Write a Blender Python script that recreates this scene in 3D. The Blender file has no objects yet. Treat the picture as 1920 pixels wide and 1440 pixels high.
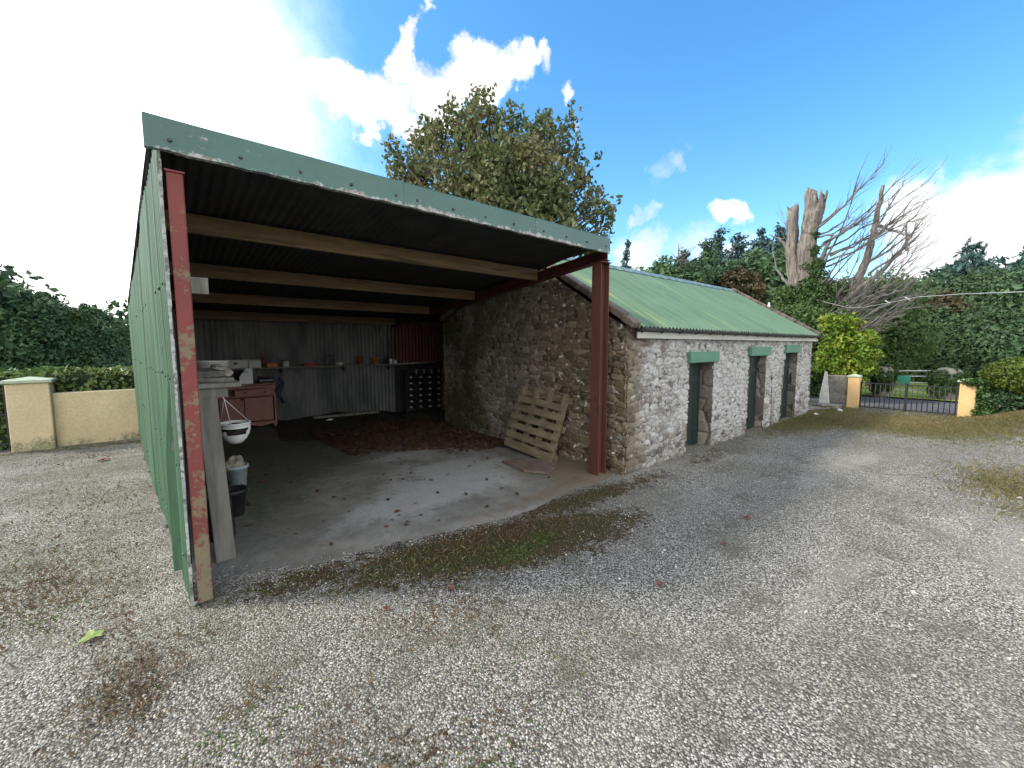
import bpy, bmesh, math, random
import numpy as np
from mathutils import Vector, Matrix
random.seed(7); RNG = np.random.default_rng(11)
S = bpy.context.scene; COL = S.collection
R = math.radians
# ------------------------------------------------------------------ camera
CH, CF, CPI, CRO, CYA = 1.75, 774.36, R(5.2337), R(-0.1311), R(39.8054)
fw = np.array([math.sin(CYA)*math.cos(CPI), math.cos(CYA)*math.cos(CPI), -math.sin(CPI)])
rt = np.array([math.cos(CYA), -math.sin(CYA), 0.0]); up0 = np.cross(rt, fw)
cr = rt*math.cos(CRO)+up0*math.sin(CRO); cu = -rt*math.sin(CRO)+up0*math.cos(CRO)
cam = bpy.data.cameras.new('camera'); camo = bpy.data.objects.new('camera', cam); COL.objects.link(camo)
camo.matrix_world = Matrix(((cr[0],cu[0],-fw[0],0),(cr[1],cu[1],-fw[1],0),(cr[2],cu[2],-fw[2],CH),(0,0,0,1)))
cam.sensor_width = 36; cam.lens = CF/1920*36; cam.clip_start = .05; cam.clip_end = 3000
S.camera = camo
def ray(px, py): return fw+(px-960)/CF*cr-(py-720)/CF*cu
def PX(px, py, D):                      # point of the place on a sight line, D metres away over the ground
    d = ray(px, py); t = D/math.hypot(d[0], d[1]); return np.array([0,0,CH])+t*d
# ------------------------------------------------------------------ light
SUN_EL = R(42.5); sx, sy = -.79, .613; SUN_AZ = math.atan2(sx, sy)      # azimuth from +Y towards +X
sun = bpy.data.lights.new('sun', 'SUN'); sun.energy = 2.3; sun.angle = R(9.0); sun.color = (1, .93, .82)
suno = bpy.data.objects.new('sun', sun); COL.objects.link(suno)
sd = Vector((math.sin(SUN_AZ)*math.cos(SUN_EL), math.cos(SUN_AZ)*math.cos(SUN_EL), math.sin(SUN_EL)))
suno.rotation_euler = sd.to_track_quat('Z', 'Y').to_euler(); suno.location = (-20, 20, 30)
W = bpy.data.worlds.new('World'); S.world = W; W.use_nodes = True
S.view_settings.view_transform = 'Standard'; S.view_settings.look = 'None'
S.view_settings.exposure = 1.03; S.view_settings.gamma = 1
class NT:
    def __init__(s, tree): s.t = tree; s.n = tree.nodes; s.l = tree.links
    def new(s, ty, **k):
        n = s.n.new(ty)
        for a, v in k.items():
            if a[0] == '_': n.inputs[a[1:].replace('_', ' ')].default_value = v
            else: setattr(n, a, v)
        return n
    def link(s, a, b): s.l.new(a, b)
    def math(s, op, a, b=None, c=None, clamp=False):
        n = s.n.new('ShaderNodeMath'); n.operation = op; n.use_clamp = clamp
        for i, v in enumerate((a, b, c)):
            if v is None: continue
            if isinstance(v, (int, float)): n.inputs[i].default_value = v
            else: s.l.new(v, n.inputs[i])
        return n.outputs[0]
    def ss(s, v, a, b, t0=0., t1=1.):
        n = s.n.new('ShaderNodeMapRange'); n.interpolation_type = 'SMOOTHSTEP'
        s.l.new(v, n.inputs[0])
        for i, q in zip((1,2,3,4), (a,b,t0,t1)): n.inputs[i].default_value = q
        return n.outputs[0]
    def mix(s, f, a, b, ty='MIX'):
        n = s.n.new('ShaderNodeMix'); n.data_type = 'RGBA'; n.blend_type = ty
        for i, v in ((0,f),(6,a),(7,b)):
            if isinstance(v, (int, float)): n.inputs[i].default_value = v
            elif isinstance(v, tuple): n.inputs[i].default_value = (*v[:3], 1)
            else: s.l.new(v, n.inputs[i])
        return n.outputs[2]
    def noise(s, vec, scale, detail=5, rough=.55, dist=0.):
        n = s.n.new('ShaderNodeTexNoise'); n.inputs['Scale'].default_value = scale
        n.inputs['Detail'].default_value = detail; n.inputs['Roughness'].default_value = rough
        n.inputs['Distortion'].default_value = dist
        if vec is not None: s.l.new(vec, n.inputs['Vector'])
        return n
    def mapv(s, vec, scale):
        n = s.n.new('ShaderNodeMapping'); n.inputs['Scale'].default_value = scale; s.l.new(vec, n.inputs[0]); return n.outputs[0]
w = NT(W.node_tree); bg = w.n['Background']
sky = w.new('ShaderNodeTexSky', sky_type='NISHITA', sun_disc=False, sun_elevation=SUN_EL, sun_rotation=SUN_AZ)
sky.altitude = 60; sky.air_density = 1.0; sky.dust_density = .6; sky.ozone_density = 2.5
tc = w.new('ShaderNodeTexCoord'); dirv = tc.outputs['Generated']
hs = w.new('ShaderNodeHueSaturation'); hs.inputs['Saturation'].default_value = 1.28; hs.inputs['Value'].default_value = 1.08; hs.inputs['Hue'].default_value = .494; w.link(sky.outputs[0], hs.inputs['Color'])
wn = w.noise(dirv, 5.5, 7, .6)
vs = w.new('ShaderNodeVectorMath', operation='SUBTRACT'); w.link(wn.outputs['Color'], vs.inputs[0]); vs.inputs[1].default_value = (.5,.5,.5)
vm = w.new('ShaderNodeVectorMath', operation='SCALE'); w.link(vs.outputs[0], vm.inputs[0]); vm.inputs['Scale'].default_value = .26
va = w.new('ShaderNodeVectorMath', operation='ADD'); w.link(dirv, va.inputs[0]); w.link(vm.outputs[0], va.inputs[1])
vnn = w.new('ShaderNodeVectorMath', operation='NORMALIZE'); w.link(va.outputs[0], vnn.inputs[0])
def cblob(px, py, deg, soft, amp=1., dv=None):
    d = ray(px, py) if dv is None else np.array(dv, float); d = d/np.linalg.norm(d)
    dp = w.new('ShaderNodeVectorMath', operation='DOT_PRODUCT'); w.link(vnn.outputs[0], dp.inputs[0]); dp.inputs[1].default_value = tuple(d)
    return w.ss(dp.outputs['Value'], math.cos(R(deg)), math.cos(R(deg*(1-soft))), 0, amp)
clouds = [(610,150,3.2,.9,1),(660,170,4.2,.9,1),(740,190,4.6,.9,1),(820,165,4.2,.9,1),(890,140,3.6,.9,1),(950,125,2.8,.9,1),(1000,140,2.,.9,.8),(770,75,2.4,.9,1),(775,110,2.4,.9,1),(690,230,2.6,.9,.9),(760,240,3,.9,.9),
          (1065,205,1.7,.95,.8),(1230,340,2.4,.98,.55),(1200,392,2.0,.98,.6),(1350,405,2.2,.9,.8),(1390,392,2.6,.9,.85),(1265,295,1.2,.98,.3),(1100,260,1.5,.98,.3),
          (1850,450,9.5,.98,1.15),(1740,480,6.5,.98,.95),(2050,420,12,.9,1),(1190,480,5,.98,.75),(1420,520,7,.98,.65),(1300,480,5,.98,.5)]
acc = None
for c in clouds:
    v = cblob(*c); acc = v if acc is None else w.math('MAXIMUM', acc, v)
haze_fill = None
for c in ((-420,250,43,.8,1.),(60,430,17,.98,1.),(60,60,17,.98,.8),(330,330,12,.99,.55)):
    v = cblob(*c); haze_fill = v if haze_fill is None else w.math('MAXIMUM', haze_fill, v)
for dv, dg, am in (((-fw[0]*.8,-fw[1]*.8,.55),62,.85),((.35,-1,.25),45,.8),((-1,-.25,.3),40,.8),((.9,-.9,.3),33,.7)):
    haze_fill = w.math('MAXIMUM', haze_fill, cblob(0, 0, dg, .9, am, dv))     # unseen clouds added behind the camera to fill the shade
wn2 = w.noise(dirv, 9, 8, .62)
cm = w.math('MULTIPLY', w.ss(w.math('ADD', acc, w.math('MULTIPLY', w.math('SUBTRACT', wn2.outputs['Fac'], .5), 1.5)), .1, 1.0), w.ss(acc, 0, .5))
shade = w.noise(dirv, 7, 6, .6); ccol = w.mix(w.ss(shade.outputs['Fac'], .35, .65), (3.3, 3.35, 3.5), (5.4, 5.35, 5.3))
skc = w.mix(cm, hs.outputs[0], ccol); skc = w.mix(haze_fill, skc, (9.3, 9.05, 8.75))
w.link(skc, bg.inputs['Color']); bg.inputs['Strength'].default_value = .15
# ------------------------------------------------------------------ material helpers
def base_mat(name):
    m = bpy.data.materials.new(name); m.use_nodes = True; t = NT(m.node_tree); return m, t, t.n['Principled BSDF']
def nm(name, c1, c2, scale=3., rough=.8, bump=.25, bscale=40., c3=None, s3=2., t3=(.55,.65), metallic=0., stretch=(1,1,1), spec=.4, det=6):
    m, t, b = base_mat(name)
    oc = t.new('ShaderNodeTexCoord').outputs['Object']; v = t.mapv(oc, stretch)
    n = t.noise(v, scale, det, .6)
    c = t.mix(t.ss(n.outputs['Fac'], .33, .67), c1, c2)
    if c3 is not None:
        n3 = t.noise(v, s3, 8, .68); c = t.mix(t.ss(n3.outputs['Fac'], *t3), c, c3)
    t.link(c, b.inputs['Base Color'])
    b.inputs['Metallic'].default_value = metallic; b.inputs['Specular IOR Level'].default_value = spec
    nf = t.noise(v, bscale, 5, .65)
    t.link(t.ss(n.outputs['Fac'], .2, .8, rough-.1, min(1, rough+.1)), b.inputs['Roughness'])
    if bump:
        bp = t.new('ShaderNodeBump'); bp.inputs['Strength'].default_value = bump; bp.inputs['Distance'].default_value = .01
        t.link(nf.outputs['Fac'], bp.inputs['Height']); t.link(bp.outputs[0], b.inputs['Normal'])
    return m
def leafmat(name, cols, transl=.35, rough=.55, spec=.25, big=.4):
    m, t, b = base_mat(name)
    g = t.new('ShaderNodeNewGeometry'); cr_ = t.new('ShaderNodeValToRGB'); e = cr_.color_ramp.elements
    pos = t.noise(g.outputs['Position'], big, 3, .5)
    f = t.math('ADD', t.math('MULTIPLY', g.outputs['Random Per Island'], .62), t.math('MULTIPLY', t.ss(pos.outputs['Fac'], .35, .65), .38))
    t.link(f, cr_.inputs[0])
    for i, c in enumerate(cols):
        p = i/(len(cols)-1)
        if i < 2 and i < len(e): e[i].position = p; e[i].color = (*c, 1)
        else: q = cr_.color_ramp.elements.new(p); q.color = (*c, 1)
    if len(cols) > 2: 
        els = sorted(e, key=lambda q: q.position)
        for q, c, i in zip(els, cols, range(len(cols))): pass
    for i in range(len(cols)): e[i].position = i/(len(cols)-1); e[i].color = (*cols[i], 1)
    t.link(cr_.outputs[0], b.inputs['Base Color']); b.inputs['Roughness'].default_value = rough; b.inputs['Specular IOR Level'].default_value = spec
    tr = t.new('ShaderNodeBsdfTranslucent'); t.link(cr_.outputs[0], tr.inputs[0])
    mx = t.new('ShaderNodeMixShader'); mx.inputs[0].default_value = transl
    t.link(b.outputs[0], mx.inputs[1]); t.link(tr.outputs[0], mx.inputs[2]); t.link(mx.outputs[0], t.n['Material Output'].inputs[0])
    return m
# ------------------------------------------------------------------ object helpers
OFF = {}
def tag(o, label=None, cat=None, group=None, kind=None):
    if label: o['label'] = label
    if cat: o['category'] = cat
    if group: o['group'] = group
    if kind: o['kind'] = kind
    return o
def thing(name, loc, label, cat, group=None):
    o = bpy.data.objects.new(name, None); COL.objects.link(o); o.location = loc; o.empty_display_size = .2
    OFF[o.name] = Vector(loc); return tag(o, label, cat, group)
def link(name, me, parent=None, origin=None):
    o = bpy.data.objects.new(name, me); COL.objects.link(o)
    if parent is not None:
        off = OFF[parent.name]; o.parent = parent
    else: off = Vector(origin) if origin is not None else Vector((0,0,0))
    if off.length > 0:
        me.transform(Matrix.Translation(-off))
        if parent is None: o.location = off
    OFF[o.name] = off
    return o
class MB:
    def __init__(s): s.v = []; s.f = []; s.m = []; s.sm = []
    def add(s, vs, fs, mi=0, smooth=False):
        k = len(s.v); s.v += [tuple(q) for q in vs]
        for f in fs: s.f.append(tuple(i+k for i in f)); s.m.append(mi); s.sm.append(smooth)
        return s
    def box(s, c, d, rot=None, mi=0, bev=0.):
        # box centred at c, size d, optional rotation Matrix/euler; bev chamfers the edges a little
        hx, hy, hz = d[0]/2, d[1]/2, d[2]/2
        M = Matrix.Identity(3) if rot is None else (rot if isinstance(rot, Matrix) else Matrix.Rotation(rot[2],3,'Z')@Matrix.Rotation(rot[1],3,'Y')@Matrix.Rotation(rot[0],3,'X'))
        if bev <= 0:
            P = [Vector((x*hx,y*hy,z*hz)) for z in (-1,1) for y in (-1,1) for x in (-1,1)]
            F = [(0,2,3,1),(4,5,7,6),(0,1,5,4),(2,6,7,3),(0,4,6,2),(1,3,7,5)]
            s.add([M@p+Vector(c) for p in P], F, mi)
        else:
            bm = bmesh.new(); bmesh.ops.create_cube(bm, size=1)
            for q in bm.verts: q.co = Vector((q.co.x*d[0], q.co.y*d[1], q.co.z*d[2]))
            bmesh.ops.bevel(bm, geom=bm.edges[:], offset=min(bev, min(d)*.3), segments=1, affect='EDGES')
            bm.verts.index_update(); s.add([M@q.co+Vector(c) for q in bm.verts], [[q.index for q in f.verts] for f in bm.faces], mi); bm.free()
        return s
    def tube(s, pts, rad, n=8, mi=0, cap=True):
        pts = [Vector(p) for p in pts]; rs = rad if hasattr(rad, '__len__') else [rad]*len(pts)
        k = len(s.v); prev = None
        for i, p in enumerate(pts):
            d = (pts[min(i+1,len(pts)-1)]-pts[max(i-1,0)]).normalized()
            if prev is None: a = d.orthogonal().normalized()
            else:
                a = prev-d*prev.dot(d); a = a.normalized() if a.length > 1e-6 else d.orthogonal().normalized()
            prev = a; b = d.cross(a)
            for j in range(n):
                t = 2*math.pi*j/n; s.v.append(tuple(p+(a*math.cos(t)+b*math.sin(t))*rs[i]))
        for i in range(len(pts)-1):
            for j in range(n):
                s.f.append((k+i*n+j, k+i*n+(j+1)%n, k+(i+1)*n+(j+1)%n, k+(i+1)*n+j)); s.m.append(mi); s.sm.append(True)
        if cap:
            s.f.append(tuple(k+j for j in range(n-1,-1,-1))); s.m.append(mi); s.sm.append(False)
            s.f.append(tuple(k+(len(pts)-1)*n+j for j in range(n))); s.m.append(mi); s.sm.append(False)
        return s
    def lathe(s, c, prof, n=20, mi=0, scale=(1,1), skip=None):
        k = len(s.v)
        for (r, z) in prof:
            for j in range(n):
                t = 2*math.pi*j/n; s.v.append((c[0]+r*math.cos(t)*scale[0], c[1]+r*math.sin(t)*scale[1], c[2]+z))
        for i in range(len(prof)-1):
            for j in range(n):
                if skip and skip(i, j): continue
                s.f.append((k+i*n+j, k+i*n+(j+1)%n, k+(i+1)*n+(j+1)%n, k+(i+1)*n+j)); s.m.append(mi); s.sm.append(True)
        return s
    def prism(s, poly, z0, z1, mi=0):
        n = len(poly); V = [(x,y,z0) for x,y in poly]+[(x,y,z1) for x,y in poly]
        s.add(V, [tuple(range(n-1,-1,-1)), tuple(range(n,2*n))]+[(i,(i+1)%n,n+(i+1)%n,n+i) for i in range(n)], mi); return s
    def build(s, name, mats, parent=None, origin=None):
        me = bpy.data.meshes.new(name); me.from_pydata(s.v, [], s.f)
        if not isinstance(mats, (list, tuple)): mats = [mats]
        for m in mats: me.materials.append(m)
        me.polygons.foreach_set('material_index', s.m); me.polygons.foreach_set('use_smooth', s.sm); me.update()
        return link(name, me, parent, origin)
def npmesh(name, V, F, mats, parent=None, origin=None, smooth=False, mi=None, col=None):
    V = np.asarray(V, np.float32); F = np.asarray(F, np.int32); k = F.shape[1]
    me = bpy.data.meshes.new(name); me.vertices.add(len(V)); me.vertices.foreach_set('co', V.ravel())
    me.loops.add(F.size); me.loops.foreach_set('vertex_index', F.ravel())
    me.polygons.add(len(F)); me.polygons.foreach_set('loop_start', np.arange(0, F.size, k, dtype=np.int32))
    for m in (mats if isinstance(mats, (list, tuple)) else [mats]): me.materials.append(m)
    if mi is not None: me.polygons.foreach_set('material_index', np.asarray(mi, np.int32))
    me.polygons.foreach_set('use_smooth', np.full(len(F), smooth, dtype=bool))
    if col is not None:
        ca = me.color_attributes.new('col', 'FLOAT_COLOR', 'POINT'); c4 = np.ones((len(V),4), np.float32); c4[:,:3] = col; ca.data.foreach_set('color', c4.ravel())
    me.update(calc_edges=True); me.validate()
    return link(name, me, parent, origin)
# value noise / rubble masonry in numpy
def vnoise(u, v, seed=0, octs=4, rough=.5):
    g = np.random.default_rng(seed).random((octs, 128, 128)); o = np.zeros_like(u); a = 1; tot = 0
    for k in range(octs):
        x = u*2**k; y = v*2**k; xi = np.floor(x).astype(int); yi = np.floor(y).astype(int); fx = x-xi; fy = y-yi
        fx = fx*fx*(3-2*fx); fy = fy*fy*(3-2*fy); G = g[k]
        q = lambda i, j: G[(xi+i)%128, (yi+j)%128]
        o += a*((q(0,0)*(1-fx)+q(1,0)*fx)*(1-fy)+(q(0,1)*(1-fx)+q(1,1)*fx)*fy); tot += a; a *= rough
    return o/tot
def sst(x, a, b): t = np.clip((x-a)/(b-a), 0, 1); return t*t*(3-2*t)
def rubble(u, v, seed, cw=.19, ch=.085):
    g = np.random.default_rng(seed).random((4,128,128))
    wu = u+(vnoise(u*6, v*6, seed+1, 3)-.5)*.10; wv = v+(vnoise(u*6, v*6, seed+2, 3)-.5)*.07+(vnoise(u*1.1, v*1.1, seed+5, 2)-.5)*.10
    y = wv/ch; j0 = np.floor(y).astype(int); F1 = np.full(u.shape, 9.); F2 = F1.copy(); ID = np.zeros(u.shape)
    for dj in (-1,0,1):
        j = j0+dj; x = wu/cw+g[3][j%128, 7]*1.0; i0 = np.floor(x).astype(int)
        for di in (-1,0,1,2):
            i = i0+di-(di == 2)*3
            cx = i+.5+(g[0][i%128, j%128]-.5)*.8; cy = j+.5+(g[1][i%128, j%128]-.5)*.55; wt = g[2][i%128, j%128]*.45
            d = np.sqrt((x-cx)**2*1.0+(y-cy)**2*1.05)-wt
            m = d < F1; F2 = np.where(m, F1, np.minimum(F2, d)); ID = np.where(m, g[3][i%128, j%128]+g[0][i%128, j%128]*.001, ID); F1 = np.where(m, d, F1)
    return F1, F2, ID
def grid_faces(nu, nv, keep=None, flip=False):
    i, j = np.meshgrid(np.arange(nu-1), np.arange(nv-1), indexing='ij'); a = i*nv+j
    F = np.stack([a, a+nv, a+nv+1, a+1], -1).reshape(-1, 4)
    if flip: F = F[:, ::-1]
    if keep is not None: F = F[keep.ravel()]
    return F
# leaf clouds
def leaves(P, size, N=None, bias=.5, elong=1.25, droop=0., rs=.35, seed=1):
    g = np.random.default_rng(seed); n = len(P)
    d = g.normal(size=(n,3)); d /= np.linalg.norm(d, axis=1)[:,None]
    if N is not None: d = d*(1-bias)+N*bias; d /= np.linalg.norm(d, axis=1)[:,None]
    a = g.normal(size=(n,3)); a[:,2] -= droop; a -= (a*d).sum(1)[:,None]*d; a /= np.linalg.norm(a, axis=1)[:,None]+1e-9
    b = np.cross(d, a); s = (size*(1-rs+2*rs*g.random(n)))[:,None]
    V = np.stack([P-a*s*.5*elong, P+b*s*.42-a*s*.08+d*s*.1, P+a*s*.6*elong, P-b*s*.42-a*s*.08+d*s*.1], 1).reshape(-1,3)
    return V, np.arange(4*n).reshape(-1,4)
def clump_points(clumps, n, seed=1, shell=.7, lump=.25):
    g = np.random.default_rng(seed); C = np.array([c[:3] for c in clumps], float); Rr = np.array([c[3:6] if len(c) >= 6 else (c[3],)*3 for c in clumps], float)
    wgt = (Rr.prod(1))**(2/3); k = g.choice(len(C), n, p=wgt/wgt.sum())
    d = g.normal(size=(n,3)); d /= np.linalg.norm(d, axis=1)[:,None]
    f = shell+(1.08-shell)*g.random(n)**.7
    ph = k*1.7; lmp = 1+lump*(np.sin(d[:,0]*5+ph)*np.sin(d[:,1]*5+ph*2)+np.sin(d[:,2]*6+ph*3)*.6)
    return C[k]+d*Rr[k]*(f*lmp)[:,None], d
# ------------------------------------------------------------------ materials
def ground_material():
    m, t, b = base_mat('gravel_yard')
    g = t.new('ShaderNodeNewGeometry'); p = g.outputs['Position']
    at = t.new('ShaderNodeVertexColor', layer_name='col'); sp = t.new('ShaderNodeSeparateColor'); t.link(at.outputs[0], sp.inputs[0])
    v1 = t.new('ShaderNodeTexVoronoi'); v1.inputs['Scale'].default_value = 82; t.link(p, v1.inputs['Vector'])
    v2 = t.new('ShaderNodeTexVoronoi'); v2.inputs['Scale'].default_value = 160; t.link(p, v2.inputs['Vector'])
    s1 = t.new('ShaderNodeSeparateColor'); t.link(v1.outputs['Color'], s1.inputs[0])
    cr_ = t.new('ShaderNodeValToRGB'); t.link(s1.outputs[0], cr_.inputs[0])
    for i, (q, c) in enumerate(((0,(.06,.057,.05)),(.3,(.27,.255,.215)),(.7,(.46,.44,.38)),(1,(.70,.675,.60)))):
        e = cr_.color_ramp.elements[i] if i < 2 else cr_.color_ramp.elements.new(q); e.position = q; e.color = (*c,1)
    gap = t.ss(v1.outputs['Distance'], .006, .011)     # dirt between the stones
    gc = t.mix(t.ss(v1.outputs['Distance'], .35, .75), cr_.outputs[0], (.09,.082,.07))
    nb = t.noise(p, .55, 6, .6); gc = t.mix(t.ss(nb.outputs['Fac'], .35, .7, 0, .5), gc, (.15,.14,.10), 'MIX'); gc = t.mix(t.ss(t.noise(p, 2.3, 8, .75).outputs['Fac'], .50, .66, 0, .75), gc, (.12,.11,.08))
    nf = t.noise(p, 26, 6, .75); nmid = t.noise(p, 5, 7, .7)
    fine = t.math('MULTIPLY', t.math('SUBTRACT', nf.outputs['Fac'], .5), 1.5); mid = t.math('MULTIPLY', t.math('SUBTRACT', nmid.outputs['Fac'], .5), 1.3)
    def msk(ch, a=.3, b_=.62): return t.ss(t.math('ADD', ch, t.math('ADD', fine, mid)), a, b_)
    mossc = t.mix(t.ss(t.noise(p, 3.5, 5).outputs['Fac'], .4, .62), (.105,.06,.024), (.07,.065,.022)); mossc = t.mix(t.ss(nf.outputs['Fac'], .4, .65), mossc, (.045,.032,.018))
    trk = t.noise(t.mapv(p, (.22,.8,1)), 1.3, 5, .6); gc = t.mix(t.ss(trk.outputs['Fac'], .50, .66, 0, .28), gc, (.46,.44,.385)); gc = t.mix(t.ss(trk.outputs['Fac'], .44, .32, 0, .4), gc, (.15,.14,.105))
    c = t.mix(msk(sp.outputs[0], .42, .72), gc, mossc)
    grc = t.mix(t.ss(t.noise(p, 9, 6, .7).outputs['Fac'], .38, .64), (.10,.105,.035), (.22,.17,.085)); grc = t.mix(t.ss(t.noise(p, 60, 3).outputs['Fac'], .35, .7), t.mix(.5, grc, (.05,.055,.02)), grc)
    c = t.mix(msk(sp.outputs[1], .38, .66), c, grc)
    c = t.mix(msk(sp.outputs[2], .38, .66), c, (.055,.047,.038))
    t.link(c, b.inputs['Base Color']); b.inputs['Roughness'].default_value = .93; b.inputs['Specular IOR Level'].default_value = .25
    h = t.math('SUBTRACT', t.math('MULTIPLY', s1.outputs[1], .4), t.math('MULTIPLY', v1.outputs['Distance'], 1.2))
    h = t.math('ADD', h, t.math('MULTIPLY', v2.outputs['Distance'], -.4))
    bp = t.new('ShaderNodeBump'); bp.inputs['Strength'].default_value = .9; bp.inputs['Distance'].default_value = .014; t.link(h, bp.inputs['Height']); t.link(bp.outputs[0], b.inputs['Normal'])
    return m
def pebble_material():
    m, t, b = base_mat('crushed_stone')
    g = t.new('ShaderNodeNewGeometry'); cr_ = t.new('ShaderNodeValToRGB'); t.link(g.outputs['Random Per Island'], cr_.inputs[0])
    for i, (q, c) in enumerate(((0,(.055,.052,.045)),(.25,(.26,.247,.21)),(.6,(.41,.39,.335)),(.88,(.52,.495,.43)),(1,(.66,.64,.57)))):
        e = cr_.color_ramp.elements[i] if i < 2 else cr_.color_ramp.elements.new(q); e.position = q; e.color = (*c,1)
    nb = t.noise(g.outputs['Position'], .55, 6, .6); c = t.mix(t.ss(nb.outputs['Fac'], .35, .7, 0, .45), cr_.outputs[0], (.15,.14,.10)); c = t.mix(t.ss(t.noise(g.outputs['Position'], 2.3, 8, .75).outputs['Fac'], .48, .68, 0, .5), c, (.15,.138,.105))
    t.link(c, b.inputs['Base Color']); b.inputs['Roughness'].default_value = .95; b.inputs['Specular IOR Level'].default_value = .12
    return m
def vcol_mat(name, rough=.9, bump=.5, bscale=55, dist=.012, var=.35):
    m, t, b = base_mat(name); g = t.new('ShaderNodeNewGeometry'); p = g.outputs['Position']
    at = t.new('ShaderNodeVertexColor', layer_name='col'); n = t.noise(p, bscale, 7, .7)
    c = t.mix(t.ss(n.outputs['Fac'], .3, .7), t.mix(var, at.outputs[0], (.02,.017,.012), 'MIX'), at.outputs[0]); t.link(c, b.inputs['Base Color'])
    b.inputs['Roughness'].default_value = rough; b.inputs['Specular IOR Level'].default_value = .2
    bp = t.new('ShaderNodeBump'); bp.inputs['Strength'].default_value = bump; bp.inputs['Distance'].default_value = dist; t.link(n.outputs['Fac'], bp.inputs['Height']); t.link(bp.outputs[0], b.inputs['Normal'])
    return m
def paint_rust(name, paint, paint2, rust, zlo=None, zhi=None, thr=(.56,.66), rough=.55, edge_amt=.5, scale=2.2, white=None, axis=2, streak=None):
    # paint with patches of rust; more of them towards height zlo (object space)
    m, t, b = base_mat(name); oc = t.new('ShaderNodeTexCoord').outputs['Object']
    n = t.noise(oc, scale, 8, .68); n2 = t.noise(oc, 1.1, 5, .6); n3 = t.noise(oc, 30, 5, .7)
    c = t.mix(t.ss(n2.outputs['Fac'], .35, .65), paint, paint2); c = t.mix(t.ss(n3.outputs['Fac'], .3, .75, .25, 0), c, (.05,.05,.04))
    if streak:
        st = t.noise(t.mapv(oc, (1, 9, .12)), 2.2, 5, .7); c = t.mix(t.ss(st.outputs['Fac'], .42, .66, 0, .8), c, streak[0]); st2 = t.noise(t.mapv(oc, (1, 14, .1)), 2.9, 4, .7); c = t.mix(t.ss(st2.outputs['Fac'], .5, .7, 0, .7), c, streak[1])  # weathered streaks that also paint in the light and dark of the ribs
    f = n.outputs['Fac']
    if zlo is not None:
        s_ = t.new('ShaderNodeSeparateXYZ'); t.link(oc, s_.inputs[0]); e = t.ss(s_.outputs[axis], zlo, zhi, edge_amt, 0)
        f = t.math('ADD', f, e)
        f = t.math('ADD', f, t.math('MULTIPLY', t.math('SUBTRACT', n3.outputs['Fac'], .5), .5))
    k = t.ss(f, *thr)
    rc = t.mix(t.ss(n3.outputs['Fac'], .35, .65), rust, white if white else tuple(q*.5 for q in rust))
    c = t.mix(k, c, rc); t.link(c, b.inputs['Base Color']); t.link(t.ss(k, 0, 1, rough, .9), b.inputs['Roughness'])
    bp = t.new('ShaderNodeBump'); bp.inputs['Strength'].default_value = .2; bp.inputs['Distance'].default_value = .004; t.link(n3.outputs['Fac'], bp.inputs['Height']); t.link(bp.outputs[0], b.inputs['Normal'])
    return m
M = {}
M['ground'] = ground_material(); M['pebble'] = pebble_material(); M['stone'] = vcol_mat('rubble_stone')
M['green_sheet'] = paint_rust('green_painted_sheet', (.02,.08,.034), (.036,.11,.05), (.08,.10,.07), 0., .5, thr=(.62,.8), edge_amt=.12, streak=((.085,.18,.10),(.012,.04,.02)))
M['fascia'] = paint_rust('green_flashing', (.04,.115,.095), (.055,.14,.115), (.20,.17,.14), 2.925, 2.975, thr=(.64,.78), edge_amt=.24, white=(.42,.42,.42), rough=.42, scale=5)
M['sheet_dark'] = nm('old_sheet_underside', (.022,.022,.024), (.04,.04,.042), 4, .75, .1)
M['galv'] = nm('dull_galvanised_sheet', (.08,.085,.083), (.19,.19,.18), 2.5, .6, .15, 30, c3=(.06,.035,.02), s3=1.6, t3=(.6,.75), metallic=.25, stretch=(1,1,.35))
M['galv_edge'] = nm('galvanised_edge', (.20,.21,.19), (.42,.43,.40), 14, .55, .3, 60, c3=(.12,.12,.11), s3=20, t3=(.5,.6))
M['redpost'] = paint_rust('red_oxide_paint', (.20,.032,.027), (.15,.028,.025), (.19,.14,.10), 0.0, .9, thr=(.5,.6), edge_amt=.05, scale=3.5, white=(.15,.14,.07), rough=.7)
M['rustpost'] = nm('rust_brown_steel', (.085,.028,.017), (.105,.037,.021), 3, .8, .3, 50, c3=(.055,.025,.017), s3=3, stretch=(1,1,.4))
M['beam'] = nm('dark_red_steel', (.07,.02,.02), (.10,.028,.025), 3, .7, .1)
M['purlin'] = nm('sawn_purlin', (.13,.085,.045), (.21,.14,.075), 6, .8, .3, 40, c3=(.08,.055,.03), s3=5, stretch=(.25,3,3))
M['redsheet'] = nm('dark_red_sheet', (.075,.010,.012), (.10,.014,.015), 3, .6, .1)
M['concrete'] = nm('old_concrete_floor', (.15,.142,.12), (.33,.32,.28), 1.6, .85, .5, 60, c3=(.10,.095,.06), s3=2.6, t3=(.48,.66), det=12)
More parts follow.
